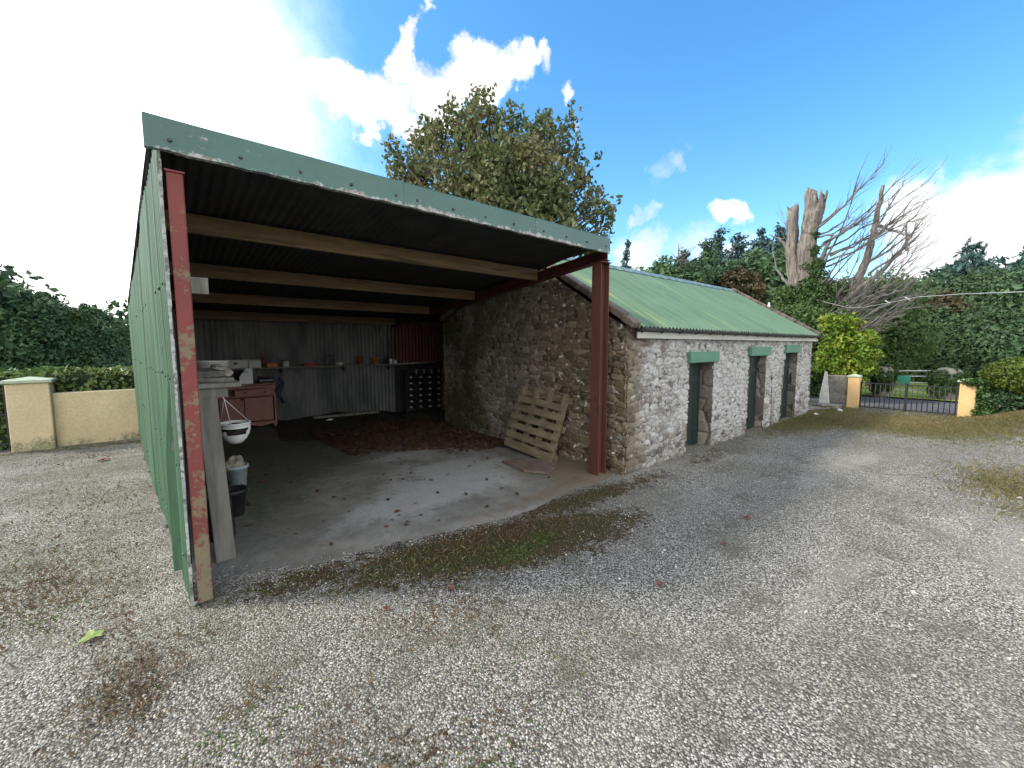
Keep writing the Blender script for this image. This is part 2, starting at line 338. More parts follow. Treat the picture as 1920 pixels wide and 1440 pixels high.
def floor_material():
    m, t, b = base_mat('old_concrete_floor'); p = t.new('ShaderNodeNewGeometry').outputs['Position']
    at = t.new('ShaderNodeVertexColor', layer_name='col'); sp = t.new('ShaderNodeSeparateColor'); t.link(at.outputs[0], sp.inputs[0])
    n = t.noise(p, 1.7, 12, .68); n2 = t.noise(p, 7, 9, .75); n3 = t.noise(p, 45, 6, .75)
    c = t.mix(t.ss(n.outputs['Fac'], .35, .65), (.15,.145,.125), (.24,.235,.21))
    def k(ch, a=.35, b_=.75, q=1.0): return t.ss(t.math('ADD', ch, t.math('ADD', t.math('MULTIPLY', t.math('SUBTRACT', n.outputs['Fac'], .5), 1.4), t.math('MULTIPLY', t.math('SUBTRACT', n2.outputs['Fac'], .5), 1.2))), a, b_, 0, q)
    c = t.mix(k(sp.outputs[2], .3, .9, .85), c, (.36,.365,.36)); c = t.mix(k(sp.outputs[1], .35, .85, .85), c, (.075,.08,.05)); c = t.mix(k(sp.outputs[0], .35, .85, .8), c, (.16,.115,.07))
    c = t.mix(t.ss(n2.outputs['Fac'], .58, .72, 0, .7), c, (.07,.065,.055)); c = t.mix(t.ss(n3.outputs['Fac'], .3, .72, .35, 0), c, (.05,.048,.042))
    t.link(c, b.inputs['Base Color']); b.inputs['Roughness'].default_value = .88; b.inputs['Specular IOR Level'].default_value = .25
    bp = t.new('ShaderNodeBump'); bp.inputs['Strength'].default_value = .5; bp.inputs['Distance'].default_value = .01; t.link(n3.outputs['Fac'], bp.inputs['Height']); t.link(bp.outputs[0], b.inputs['Normal']); return m
M['floor'] = floor_material()
M['old_board'] = nm('dusty_dark_board', (.09,.085,.07), (.17,.16,.135), 6, .9, .4, 30, c3=(.22,.21,.18), s3=5, stretch=(3,.5,3))
M['roof'] = None
M['wood_grey'] = nm('weathered_grey_wood', (.125,.12,.10), (.22,.21,.18), 5, .85, .4, 30, c3=(.13,.13,.09), s3=4, t3=(.55,.7), stretch=(3,3,.35))
M['pallet'] = nm('pallet_wood', (.14,.115,.07), (.23,.19,.12), 7, .85, .5, 40, c3=(.11,.09,.05), s3=6, stretch=(2,.4,2))
M['slab'] = nm('brown_slate', (.11,.08,.065), (.17,.12,.10), 6, .8, .3, 40)
M['yellow'] = paint_rust('cream_yellow_render', (.60,.48,.29), (.70,.57,.36), (.36,.30,.18), 0., .45, thr=(.62,.86), edge_amt=.26, scale=1.8, white=(.16,.17,.09), rough=.85)
M['yellow2'] = paint_rust('warm_yellow_render', (.70,.46,.2), (.77,.52,.24), (.42,.33,.18), 0., .4, thr=(.62,.86), edge_amt=.26, scale=2.2, white=(.2,.2,.1), rough=.85)
M['cap'] = nm('mossy_concrete_cap', (.30,.36,.25), (.4,.45,.33), 6, .85, .3, 50, c3=(.17,.2,.1), s3=8, t3=(.55,.7))
M['lintel'] = nm('green_painted_lintel', (.08,.19,.135), (.10,.22,.16), 6, .7, .3, 50, c3=(.22,.32,.25), s3=9, t3=(.6,.75))
M['door'] = nm('dark_green_door', (.005,.017,.016), (.008,.024,.022), 4, .5, .15, 30, stretch=(3,3,.4))
M['black'] = nm('near_black', (.012,.012,.013), (.025,.025,.027), 6, .6, .1)
M['gutter'] = nm('dark_gutter', (.03,.03,.03), (.06,.06,.058), 6, .5, .1)
M['whiteboard'] = nm('weathered_white_board', (.36,.36,.32), (.5,.5,.46), 5, .8, .2, 50, c3=(.2,.2,.17), s3=7, t3=(.6,.75), stretch=(.3,2,2))
M['mossstone'] = nm('mossy_verge_stone', (.09,.068,.055), (.17,.13,.11), 7, .9, .6, 30, c3=(.05,.05,.035), s3=9, t3=(.5,.65))
M['ridge'] = nm('ridge_cap_steel', (.13,.19,.19), (.19,.26,.26), 4, .5, .1)
M['pink'] = nm('faded_red_paint_dresser', (.27,.115,.09), (.34,.15,.12), 5, .65, .15, 40, c3=(.22,.10,.08), s3=7, t3=(.6,.7))
M['white'] = nm('white_plastic', (.62,.63,.62), (.75,.76,.75), 5, .5, .05, c3=(.4,.4,.36), s3=7, t3=(.62,.8))
M['dirtywhite'] = nm('dirty_cream', (.42,.42,.37), (.55,.54,.48), 6, .7, .1, c3=(.2,.2,.16), s3=7, t3=(.58,.75))
M['greyp'] = nm('grey_zinc', (.25,.25,.25), (.36,.36,.36), 6, .5, .1)
M['terracotta'] = nm('terracotta', (.38,.13,.06), (.48,.19,.09), 6, .8, .2)
M['red'] = nm('dull_red_plastic', (.33,.03,.035), (.4,.05,.05), 5, .5, .05)
M['rust'] = nm('rusty_tin', (.2,.07,.04), (.28,.11,.06), 8, .8, .2)
M['soil'] = nm('dark_soil', (.012,.010,.008), (.04,.032,.025), 18, .95, .8, 40)
M['rag'] = nm('grey_sacking', (.22,.2,.16), (.35,.32,.27), 14, .95, .6, 40)
M['blue'] = nm('dark_blue_plastic', (.015,.02,.07), (.025,.03,.1), 6, .5, .05)
M['bluegrey'] = nm('blue_grey_dirty_plastic', (.25,.33,.38), (.5,.52,.5), 7, .6, .1, c3=(.06,.12,.2), s3=6, t3=(.58,.62))
M['iron'] = nm('black_iron', (.015,.015,.016), (.03,.03,.03), 6, .5, .1)
M['silver'] = nm('galvanised_tube', (.4,.43,.42), (.5,.52,.5), 6, .4, .05, metallic=.3)
M['bark_dead'] = nm('bare_dead_wood', (.10,.088,.075), (.25,.22,.19), 5, .9, 1.0, 14, c3=(.07,.06,.05), s3=4, t3=(.54,.6), stretch=(4,4,.35))
M['twig'] = nm('grey_twigs', (.12,.112,.103), (.21,.195,.178), 4, .9, .2)
M['bark'] = nm('tree_bark', (.07,.055,.04), (.13,.105,.08), 6, .95, .6, 25, stretch=(3,3,.5))
M['asphalt'] = nm('road_asphalt', (.075,.08,.09), (.10,.105,.115), 3, .85, .3, 120)
M['lawn'] = nm('lawn_grass', (.14,.21,.03), (.22,.31,.05), 1.2, .95, .6, 40, c3=(.28,.32,.08), s3=.6, t3=(.5,.7))
M['stonegrey'] = nm('lichened_stone', (.13,.12,.10), (.23,.21,.18), 6, .9, .6, 25, c3=(.08,.10,.05), s3=5, t3=(.5,.65))
M['palestone'] = nm('pale_limestone', (.42,.42,.38), (.55,.55,.5), 6, .9, .4, 25)
M['cable'] = nm('pale_cable', (.38,.38,.36), (.46,.46,.43), 5, .5, 0)
M['green_sign'] = nm('green_board', (.03,.22,.13), (.04,.26,.16), 5, .5, 0)
L = {}
L['tree'] = leafmat('autumn_sycamore_leaves', [(.06,.09,.035),(.095,.13,.05),(.14,.16,.068),(.19,.185,.085),(.2,.15,.08)], .3, big=.5)
L['dark'] = leafmat('dark_green_leaves', [(0.031,0.065,0.032),(0.051,0.101,0.048),(0.076,0.139,0.061),(0.111,0.171,0.072)], .2)
L['wood'] = leafmat('deep_green_wood_leaves', [(.025,.05,.022),(.045,.08,.033),(.07,.115,.045),(.09,.13,.055)], .2)  # deep green of the wood's own foliage
L['mid'] = leafmat('mid_green_leaves', [(0.032,0.063,0.022),(0.064,0.112,0.038),(0.104,0.168,0.053),(0.144,0.196,0.068)], .25)
L['bluegreen'] = leafmat('blue_green_needles', [(0.033,0.075,0.065),(0.059,0.114,0.101),(0.085,0.150,0.132)], .12)
L['brown'] = leafmat('russet_leaves', [(.05,.05,.025),(.08,.065,.03),(.11,.085,.04)], .25)
L['lime'] = leafmat('lime_yellow_leaves', [(0.046,0.098,0.016),(0.117,0.208,0.026),(0.221,0.312,0.039),(0.416,0.442,0.065)], .35, big=2.2)
L['ivy'] = leafmat('ivy_leaves', [(0.027,0.058,0.017),(0.053,0.104,0.028),(0.090,0.156,0.042)], .2, rough=.4)
L['hedge'] = leafmat('laurel_hedge_leaves', [(0.048,0.099,0.024),(0.096,0.154,0.036),(0.168,0.220,0.060),(0.240,0.264,0.108)], .25, rough=.35, spec=.5)
L['topiary'] = leafmat('clipped_hedge_leaves', [(.05,.08,.012),(.10,.14,.02),(.16,.19,.03)], .3)
L['litter'] = leafmat('fallen_leaf_litter', [(0.036,0.019,0.012),(0.071,0.034,0.021),(0.122,0.059,0.036),(0.157,0.106,0.063)], .1)
L['straw'] = leafmat('dry_grass_blades', [(.09,.10,.03),(.17,.15,.06),(.28,.22,.11)], .3)
L['weed'] = leafmat('small_weeds', [(.05,.10,.02),(.09,.15,.03),(.13,.12,.04)], .3)
L['mossy'] = leafmat('moss_and_grass_blades', [(.05,.045,.015),(.10,.075,.03),(.07,.09,.02),(.09,.13,.03),(.2,.15,.07)], .2)
L['stalk'] = leafmat('dry_stalk_blades', [(.10,.075,.04),(.17,.13,.075),(.26,.2,.12)], .2)
L['reddry'] = leafmat('dried_red_weeds', [(.09,.06,.035),(.14,.085,.05),(.17,.13,.07)], .2)
# ================================================================== THE GROUND
def gauss(x, y, cx, cy, rx, ry, a=0.):
    c, s = math.cos(a), math.sin(a); u = (x-cx)*c+(y-cy)*s; v = -(x-cx)*s+(y-cy)*c; return np.exp(-(u/rx)**2-(v/ry)**2)
def ground_z(x, y):
    bump = (vnoise(x*.8+40, y*.8+40, 5, 4)-.5)*.05
    near = np.exp(-(np.maximum(0, np.hypot(x-5, y-2)-14)/6)**2)
    z = bump*near
    # the grass bank climbing on the right
    bank = sst(x, 9.5, 14.5)*sst(-y, -.9, 1.6)*.55*(1-sst(x, 18, 24)); z = z+bank
    ins = sst(x, -.6, -.1)*(1-sst(x, 4.6, 5.0))*sst(y, 3.0, 3.6)*(1-sst(y, 10.3, 10.9)); z = z*(1-ins)-.02*ins
    flat = sst(x, 14.4, 15.2); z = z*(1-flat*.0)
    return z
far = np.array([25,32,42,60,90,140,220,400,900])
xs = np.concatenate([-far[::-1], -np.arange(20,6,-1.), np.arange(-6,-3.5,.12), np.arange(-3.5,8,.05), np.arange(8,20,.12), [20.5,22,24], far+1])
ys = np.concatenate([-far[::-1], -np.arange(20,4,-1.), np.arange(-4,-1,.12), np.arange(-1,6,.05), np.arange(6,12.5,.12), np.arange(13,24,1.), far])
X, Y = np.meshgrid(xs, ys, indexing='ij'); Z = ground_z(X, Y)
moss = np.zeros_like(X)
for a in ((2.25,2.75,1.7,.50,-.30,1.2),(1.5,2.95,.8,.3,-.35,.75),(3.6,3.02,1.4,.30,-.05,.95),(2.3,2.45,.5,.3,-.2,.75),(.75,3.3,.8,.3,-.2,.8),(4.7,2.95,1.0,.28,.05,.7),(6.5,2.95,1.6,.25,.0,.62),(9.6,2.9,2.4,.35,0,.55),(.75,2.0,.5,.3,.3,.35),(-.35,2.8,.5,.5,0,.5),(-.9,4.6,.8,1.1,0,.5),(-1.5,6.6,1.2,1.3,0,.35),(.7,1.5,.7,.4,0,.48),(1.7,1.9,.7,.35,-.3,.42),(0.1,3.0,.4,.22,0,.5)):
    moss = np.maximum(moss, gauss(X, Y, *a[:5])*a[5])
moss += .0
grass = np.zeros_like(X)
for a in ((12.6,1.4,1.9,2.6,0,1.0),(14.,-2,2.2,3.5,0,1.1),(11.2,2.9,1.6,.6,0,.8),(8.1,-.1,1.1,.5,.2,.62),(6.8,-.2,.8,.5,0,.5),(-.9,10.3,1.6,.35,0,.6),(-1.2,8,1.0,1.5,0,.35),(11,-3,2,2,0,.5),(4.6,3.1,.5,.25,0,.25),(17,12,6,7,0,1),(8,14,9,5,0,1)):
    grass = np.maximum(grass, gauss(X, Y, *a[:5])*a[5])
grass = np.maximum(grass, 1.3*np.clip(sst(np.hypot(X-5, Y-1), 15, 18), 0, 1))
dirt = np.zeros_like(X)
for a in ((1.6,3.3,1.0,.14,-.3,.6),(2.9,3.15,.7,.16,0,.5),(8.6,3.1,4,.16,0,.45),(0.4,4.0,.4,.3,0,.4)):
    dirt = np.maximum(dirt, gauss(X, Y, *a[:5])*a[5])
V = np.stack([X, Y, Z], -1).reshape(-1, 3)
o = npmesh('ground', V, grid_faces(len(xs), len(ys), flip=False), M['ground'], smooth=True, col=np.stack([moss, grass, dirt], -1).reshape(-1, 3)); tag(o, kind='structure')
def masks(x, y):
    m = 0
    for a in ((2.25,2.75,1.7,.50,-.30,1.2),(3.6,3.02,1.4,.30,-.05,.95),(1.5,2.95,.8,.3,-.35,.75)): m = np.maximum(m, gauss(x, y, *a[:5])*a[5])
    return m
# crushed stone lying on the yard (countless: one object)
n = 260000
rr = .9+6.6*RNG.random(n)**.62; th = CYA+(RNG.random(n)-.5)*R(128)
px_ = rr*np.sin(th); py_ = rr*np.cos(th)
front_edge = np.interp(px_, [.1,.9,1.8,2.9,4.4,5,30], [4.0,3.62,3.32,3.12,3.3,3.2,3.2])
wallx = .03-.0735*(py_-3.43)
ok = (py_ < front_edge+.02) | (px_ < wallx-.02); ok &= ~((px_ > 4.6) & (py_ > 3.2))
ok &= RNG.random(n) > masks(px_, py_)*.9
ok &= RNG.random(n) < .12+1.5*np.clip(vnoise(px_*1.1+9, py_*1.1+9, 77, 5, .65)-.18, 0, 1)
px_, py_ = px_[ok], py_[ok]; n = len(px_)
sz = .0035*np.exp(RNG.normal(0, .38, n)); sz = np.clip(sz, .002, .016); sz[RNG.random(n) < .003] *= 2.4
octv = np.array([(1,0,0),(0,1,0),(-1,0,0),(0,-1,0),(0,0,1),(0,0,-1)], float); octf = np.array([(0,1,4),(1,2,4),(2,3,4),(3,0,4),(1,0,5),(2,1,5),(3,2,5),(0,3,5)])
PV = octv[None]*(1+.45*(RNG.random((n,6,3))-.5))*np.array([1,1,.7])+.35*(RNG.random((n,6,3))-.5)
a_ = RNG.random(n)*6.28; ca, sa = np.cos(a_)[:,None], np.sin(a_)[:,None]; st = (.75+.6*RNG.random(n))[:,None]
xx = PV[:,:,0]*st; yy = PV[:,:,1]; PV = np.stack([xx*ca-yy*sa, xx*sa+yy*ca, PV[:,:,2]+.25*xx*(RNG.random((n,1))-.5)], -1)*sz[:,None,None]
PV += np.stack([px_, py_, ground_z(px_, py_)+sz*.25], -1)[:,None,:]
o = npmesh('gravel', PV.reshape(-1,3), (octf[None]+np.arange(n)[:,None,None]*6).reshape(-1,3), M['pebble']); tag(o, kind='stuff')
o['label'] = 'grey crushed stone gravel spread over the yard'; o['category'] = 'gravel'
# concrete floor of the open shed
edge = [(.1,4.02)]
for i in range(46):
    x = .1+i*.098; y = np.interp(x, [.1,.9,1.8,2.9,4.4], [4.0,3.62,3.32,3.12,3.32])+random.uniform(-.05,.05); edge.append((x, y))
edge += [(4.66,3.36),(4.68,7.9),(5.95,8.1),(5.95,10.15),(-.43,10.15),(.02,4.1)]
fx = np.arange(-.5, 6.0, .06); fy = np.arange(2.9, 10.3, .06); FX, FY = np.meshgrid(fx, fy, indexing='ij')
ed = np.interp(FX, [.1,.9,1.8,2.9,4.4,4.7], [4.0,3.62,3.32,3.12,3.32,3.4])+(vnoise(FX*4+3, FY*0+2, 9, 4)-.5)*.22
FZ = .014+(vnoise(FX*1.1+7, FY*1.1+7, 21, 5)-.5)*.016-.035*(1-sst(FY-ed, -.02, .16))+.12*sst(FY, 8.5, 10.2)*sst(5-FX, 0, 2)
cx = (FX[:-1,:-1]+.03); cy = FY[:-1,:-1]+.03
keep = (cy > np.interp(cx, [.1,.9,1.8,2.9,4.4,4.7], [3.95,3.55,3.25,3.05,3.25,3.3])-.1) & (cx > .02-.0735*(cy-3.43)) & ((cx < 4.72) | (cy > 8.0))
o = npmesh('shed_floor', np.stack([FX,FY,FZ],-1).reshape(-1,3), grid_faces(len(fx), len(fy), keep), M['floor'], smooth=True,
    col=np.stack([np.clip(gauss(FX,FY,4.25,4.0,.75,.8)*1.1+gauss(FX,FY,3.1,3.35,1.6,.22)*.6, 0, 1), np.clip(gauss(FX,FY,1.3,6.8,1.5,1.3)*.9+gauss(FX,FY,.6,5.0,.8,1.6)*.6+sst(FY,7.2,8.6), 0, 1), np.clip(gauss(FX,FY,3.0,4.9,1.2,.8)+gauss(FX,FY,2.0,4.1,1.2,.4)*.8+gauss(FX,FY,2.9,6.1,.8,.3)*.9, 0, 1)], -1).reshape(-1,3)); tag(o, kind='structure')
def floor_z(x, y): return .014+.12*sst(np.asarray(y, float), 8.5, 10.2)*sst(5-np.asarray(x, float), 0, 2)
# ================================================================== THE OPEN SHED
shed = thing('open_shed', (2.2,3.43,0), 'open-fronted lean-to shed of green corrugated sheet on red steel posts, built against the stone gable', 'shed')
A0 = np.array([.03,3.43]); B0 = np.array([-.47,10.22]); LU = B0-A0; LW = np.linalg.norm(LU); LU /= LW; LN = np.array([-LU[1], LU[0]])   # LN points outward (-x)
def roof_z(y): return 3.09-.0905*(y-3.3)
def corr_wall(name, A, U, N, s0, s1, zb, zt, pitch, amp, mats, parent, rows=6, disp=None, two=True, k=8, bolts=(), seed=0, trap=False):
    ns = max(2, int((s1-s0)/pitch*k)); s = np.linspace(s0, s1, ns+1); v = np.linspace(0, 1, rows+1); SS, VV = np.meshgrid(s, v, indexing='ij')
    zb_ = np.vectorize(zb)(SS); zt_ = np.vectorize(zt)(SS); ZZ = zb_+(zt_-zb_)*VV
    sn = np.sin(SS/pitch*2*math.pi); off = amp*(np.sign(sn)*np.abs(sn)**.45 if trap else sn)+(vnoise(SS*.7+5, ZZ*.7+5, 31+seed, 2)-.5)*.02
    if trap: off = off+.007*(np.floor(SS/.86)%2)
    if disp is not None: off = off+disp(SS, ZZ)
    def layer(d): return np.stack([A[0]+U[0]*SS+N[0]*(off+d), A[1]+U[1]*SS+N[1]*(off+d), ZZ], -1).reshape(-1,3)
    F = grid_faces(ns+1, rows+1); V1 = layer(0.)
    if two:
        V2 = layer(-.004); V_ = np.concatenate([V1, V2]); FF = np.concatenate([F, F[:, ::-1]+len(V1)]); mi = np.concatenate([np.zeros(len(F)), np.ones(len(F))])
        return npmesh(name, V_, FF, mats, parent, smooth=True, mi=mi)
    return npmesh(name, V1, F, mats, parent, smooth=True)
wtop = lambda s: roof_z(3.43+s*abs(LU[1]))-.035
def flare(SS, ZZ): return .045*np.exp(-((SS-.42)/.22)**2)*(1-sst(ZZ, .9, 1.6))*(SS > .41)
corr_wall('side_wall', A0, LU, LN, 0., .44, lambda s: .0, wtop, .104, .013, [M['green_sheet'], M['galv']], shed, rows=14, k=16, trap=True, disp=lambda a, b: -.004+0*a)
corr_wall('side_wall', A0, LU, LN, .40, LW, lambda s: .07+.03*math.sin(s*5), wtop, .104, .013, [M['green_sheet'], M['galv']], shed, rows=14, k=16, trap=True, disp=flare)
def lw(s, d=0.): return A0+LU*s+LN*d
bt = MB()
for z in (.32,.95,1.55,2.15):
    for s in np.arange(.12, LW, .304):
        zz = z+random.uniform(-.012,.012); p = lw(s+random.uniform(-.01,.01), .014); d = Vector((LN[0], LN[1], 0))
        bt.tube([Vector((*p, zz)), Vector((*p, zz))+d*.008], [.014,.008], 6)
bt.build('bolt_row', M['green_sheet'], shed)['kind'] = 'stuff'
MBx = MB(); p = lw(0.0, 0); ms = []
for i in range(30):
    z0, z1 = i*.1, (i+1)*.1-.0; w_ = .017+random.uniform(-.004,.004)
    MBx.box((p[0]+.006+w_/2-.012, p[1]-.012, (z0+z1)/2), (w_, .004, .1), rot=(0,0,random.uniform(-.2,.2)))
MBx.build('edge_trim', M['galv_edge'], shed)
MB().box((.105,3.475,1.42), (.085,.10,2.84), bev=.006).box((.105,3.475,2.845),(.10,.115,.012)).box((.105,3.475,1.47),(.089,.104,.01)).box((.105,3.475,.22),(.089,.104,.008)).build('post', M['redpost'], shed)
pm = MB(); px0 = 4.425
for a_, b_ in (((px0-.078,3.49),(.012,.15)),((px0+.078,3.49),(.012,.15)),((px0,3.49),(.145,.010))): pm.box((a_[0],a_[1],1.41), (b_[0],b_[1],2.82))
pm.box((px0,3.49,2.826), (.2,.19,.012)); pm.build('post', M['rustpost'], shed)
# roof beam running back along the gable
def bz(y): return 2.855-.0905*(y-3.42)
bm_ = MB(); y0_, y1_ = 3.42, 10.15
for dz, hh, ww in ((.006,.012,.10),(.0715,.119,.010),(.137,.012,.10)):
    vs = []
    for y in (y0_, y1_):
        for x in (4.47-ww/2, 4.47+ww/2):
            for z in (dz-hh/2, dz+hh/2): vs.append((x, y, bz(y)+z))
    bm_.add(vs, [(0,1,3,2),(4,6,7,5),(0,4,5,1),(2,3,7,6),(0,2,6,4),(1,5,7,3)])
bm_.build('roof_beam', M['beam'], shed)
for y in (4.7,6.38,8.1,9.85):
    zt = roof_z(y)-.048; xa = .03-.0735*(y-3.43)+.02
    MB().box(((xa+4.41)/2, y, zt-.085), (4.41-xa, .055, .165), rot=(0,random.uniform(-.002,.002),0), bev=.004).build('purlin', M['purlin'], shed)
MB().box((.20,3.62,2.17), (.10,.06,.11)).build('timber_stub', M['wood_grey'], shed)
# roof sheets (corrugations run front to back)
def roof_sheet(name, x0, x1, y0, y1, zf, pitch, amp, mats, parent, rows=8, left=None):
    nx = int((x1-x0)/pitch*8); x = np.linspace(x0, x1, nx+1); y = np.linspace(y0, y1, rows+1); XX, YY = np.meshgrid(x, y, indexing='ij')
    if left: XX = np.minimum(np.maximum(XX, left(YY)), 4.47+.16*sst(YY, 4.3, 5.2))
    ZZ = zf(YY)+amp*np.sin(XX/pitch*2*math.pi); F = grid_faces(nx+1, rows+1)
    V_ = np.concatenate([np.stack([XX,YY,ZZ],-1).reshape(-1,3), np.stack([XX,YY,ZZ-.004],-1).reshape(-1,3)])
    return npmesh(name, V_, np.concatenate([F, F[:,::-1]+XX.size]), mats, parent, smooth=True, mi=np.concatenate([np.zeros(len(F)), np.ones(len(F))]))
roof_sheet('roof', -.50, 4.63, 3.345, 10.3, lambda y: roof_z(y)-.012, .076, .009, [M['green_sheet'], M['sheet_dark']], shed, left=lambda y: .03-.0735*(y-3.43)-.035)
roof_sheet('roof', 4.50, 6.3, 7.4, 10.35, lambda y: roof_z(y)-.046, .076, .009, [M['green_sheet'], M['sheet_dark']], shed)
# green flashing over the front edge, three lapped lengths
for k, (xa, xb) in enumerate(((-.03,1.62),(1.60,3.12),(3.10,4.385))):
    f = MB(); ny = 3.325-.0025*k; ns = 16; x = np.linspace(xa, xb, ns+1)
    prof = lambda xx: [(ny+.075, roof_z(3.4)+.018), (ny+.004, roof_z(3.3)+.028), (ny, roof_z(3.3)+.018), (ny, 3.0), (ny-.003, 2.927+.004*math.sin(xx*23+k)), (ny+.03, 2.924+.004*math.sin(xx*23+k))]
    vs = [(xx, q[0]+.003*math.sin(xx*7), q[1]-.012*(xx/4.6)) for xx in x for q in prof(xx)]; npf = 6
    f.add(vs, [(i*npf+j, (i+1)*npf+j, (i+1)*npf+j+1, i*npf+j+1) for i in range(ns) for j in range(npf-1)])
    for xx in np.arange(xa+.12, xb-.05, .36): f.tube([(xx, ny-.001, 2.99), (xx, ny-.012, 2.99)], [.013,.009], 7, mi=1)
    f.build('fascia', [M['fascia'], M['gutter']], shed)
# back wall: two tiers of corrugated sheet, plus the header board and the red sheet in the corner
Bk = np.array([-.45,10.2]); UX = np.array([1.,0.]); NY = np.array([0.,-1.])
corr_wall('back_wall', Bk, UX, NY, 0, 5.05, lambda s: 1.30, lambda s: roof_z(10.2)-.09, .095, .012, [M['galv'], M['green_sheet']], shed, rows=5)
corr_wall('back_wall', Bk+np.array([0,-.03]), UX, NY, 0, 5.05, lambda s: -.02, lambda s: 1.31, .095, .012, [M['galv'], M['green_sheet']], shed, rows=5, seed=4)
corr_wall('red_sheet', Bk+np.array([0,-.06]), UX, NY, 4.96, 6.45, lambda s: 1.26+.05*(s-4.96), lambda s: roof_z(10.2)-.06, .095, .010, [M['redsheet'], M['redsheet']], shed, rows=5, seed=6)
MB().box((2.1,10.12,1.285), (4.9,.06,.05)).build('wall_rail', M['wood_grey'], shed)
MB().box((5.2,10.22,1.2), (1.7,.03,2.5)).box((5.3,10.13,.65), (1.6,.04,1.25)).build('back_board', M['black'], shed)
MB().box((2.1,10.12,2.40), (4.8,.05,.14)).build('header_board', M['purlin'], shed)
# ================================================================== THE STONE BUILDING
GX, GY, EX, RY, RZ, EZ, BYK = 4.69, 3.25, 12.79, 5.33, 3.31, 2.02, 7.95
bld = thing('stone_outbuilding', (8.7,3.25,0), 'long low stone outbuilding with flaking whitewash, green corrugated roof and three narrow doorways', 'outbuilding')
DOORS = [(6.38,7.22,1.47),(8.77,9.62,1.54),(10.72,11.60,1.58)]
pal = np.array([(.23,.21,.18),(.28,.255,.22),(.17,.15,.13),(.26,.25,.235),(.21,.18,.155),(.32,.30,.27)])
def stone_colour(u, v, F1, F2, ID, wash, moss_, brown, spots):
    pid = (ID*997).astype(int)%len(pal); c = pal[pid]*(.75+.5*((ID*7919)%1))[...,None]
    mortar = sst(F2-F1, .16, .04)
    mc = np.array([.30,.28,.24])*(.7+.6*vnoise(u*9, v*9, 3, 3))[...,None]
    c = c*(1-mortar[...,None]*.8)+mc*mortar[...,None]*.8
    c = c*(1-brown[...,None])+c*np.array([.80,.64,.49])*brown[...,None]
    c = c*(1-moss_[...,None])+np.array([.06,.065,.025])*moss_[...,None]
    nw = .8*vnoise(u*13, v*19, 41, 6, .75)+.2*vnoise(u*1.6, v*1.6, 42, 5, .6); expo = ((ID*131)%1); thr = .70-wash*.33+.13*(expo > .5)-.12*(mortar > .35)-.07*(expo < .15)
    k = sst(nw+.18*(vnoise(u*30,v*30,8,2)-.5), thr-.05, thr+.07)*np.clip(wash*1.6, 0, .93)
    wc = np.array([.60,.595,.575])*(.45+.7*vnoise(u*7, v*7, 14, 6, .65))[...,None]
    c = c*(1-k[...,None])+wc*k[...,None]
    cv = sst(F2-F1, .05, .0)*sst(vnoise(u*4, v*4, 77, 4), .42, .58)*.8; cv = np.maximum(cv, sst(F2-F1, .045, .0)*.75*sst(vnoise(u*6, v*6, 78, 4), .35, .55)); c = c*(1-cv[...,None])+np.array([.03,.026,.02])*cv[...,None]
    sp = sst(vnoise(u*13, v*17, 99, 3, .6), .72, .76)*spots
    c = c*(1-sp[...,None])+np.array([.62,.60,.54])*sp[...,None]
    return np.clip(c, 0, 1)
def mason(name, us, vs_or_top, place, seed, wash, moss_, brown, spots, keep=None, nv=160, depth=.024, flip=False, parent=bld, cw=.19, ch=.085):
    # us: columns; top: function giving the wall's height at each column; place(u, v, d) -> xyz with d outwards
    v01 = np.linspace(0, 1, nv); U_, Q = np.meshgrid(us, v01, indexing='ij')
    if callable(vs_or_top): V_ = Q*vs_or_top(U_)-.06*(1-Q)
    else: U_, V_ = np.meshgrid(us, vs_or_top, indexing='ij')
    F1, F2, ID = rubble(U_+50, V_+20, seed, cw, ch)
    h = sst(F2-F1, .0, .22)*depth*(.6+.8*((ID*53)%1))+(vnoise(U_*16, V_*16, seed+3, 5, .6)-.5)*.022+(vnoise(U_*1.2, V_*1.2, seed+9, 2)-.5)*.06
    c = stone_colour(U_, V_, F1, F2, ID, wash(U_, V_), moss_(U_, V_), brown(U_, V_), spots(U_, V_))
    kf = None
    if keep is not None: kf = keep((U_[:-1,:-1]+U_[1:,1:])/2, (V_[:-1,:-1]+V_[1:,1:])/2)
    return npmesh(name, np.stack(place(U_, V_, h), -1).reshape(-1,3), grid_faces(*U_.shape, kf, flip), M['stone'], parent, smooth=True, col=c.reshape(-1,3))
Z0 = lambda u, v: 0*u
us = np.unique(np.round(np.concatenate([np.arange(GX-.025, EX, .0125)]+[[a, b] for a, b, _ in DOORS]+[[EX]]), 4))
vv = np.unique(np.round(np.concatenate([np.arange(-.06, EZ+.01, .0125), [d[2] for d in DOORS]]), 4))
def inside(u, v):
    m = np.ones(u.shape, bool)
    for a, b, t in DOORS: m &= ~((u > a) & (u < b) & (v < t))
    return m
fwash = lambda u, v: np.clip(.93*sst(u, GX+.1, GX+.75)*(.5+.5*sst(v, .0, .7)+.2*sst(u, 7.2, 8.5))*(.7+.6*vnoise(u*.9, v*.9, 61, 3)), 0, 1.05)
fbrown = lambda u, v: np.clip(1-sst(u, GX+.1, GX+.6), 0, 1)*.75
mason('wall', us, vv, lambda u, v, h: (u, GY-h+.02, v), 3, fwash, lambda u, v: .35*(1-sst(v, 0, .35))*vnoise(u*3, v*3, 4, 3), fbrown, lambda u, v: .6+0*u, keep=inside)
def gtop(y): return np.where(y < RY, EZ+(RZ-EZ)*(y-GY)/(RY-GY), RZ-(RZ-2.3)*(y-RY)/(BYK-RY))-.04
ug = np.linspace(GY-.03, BYK, 400)
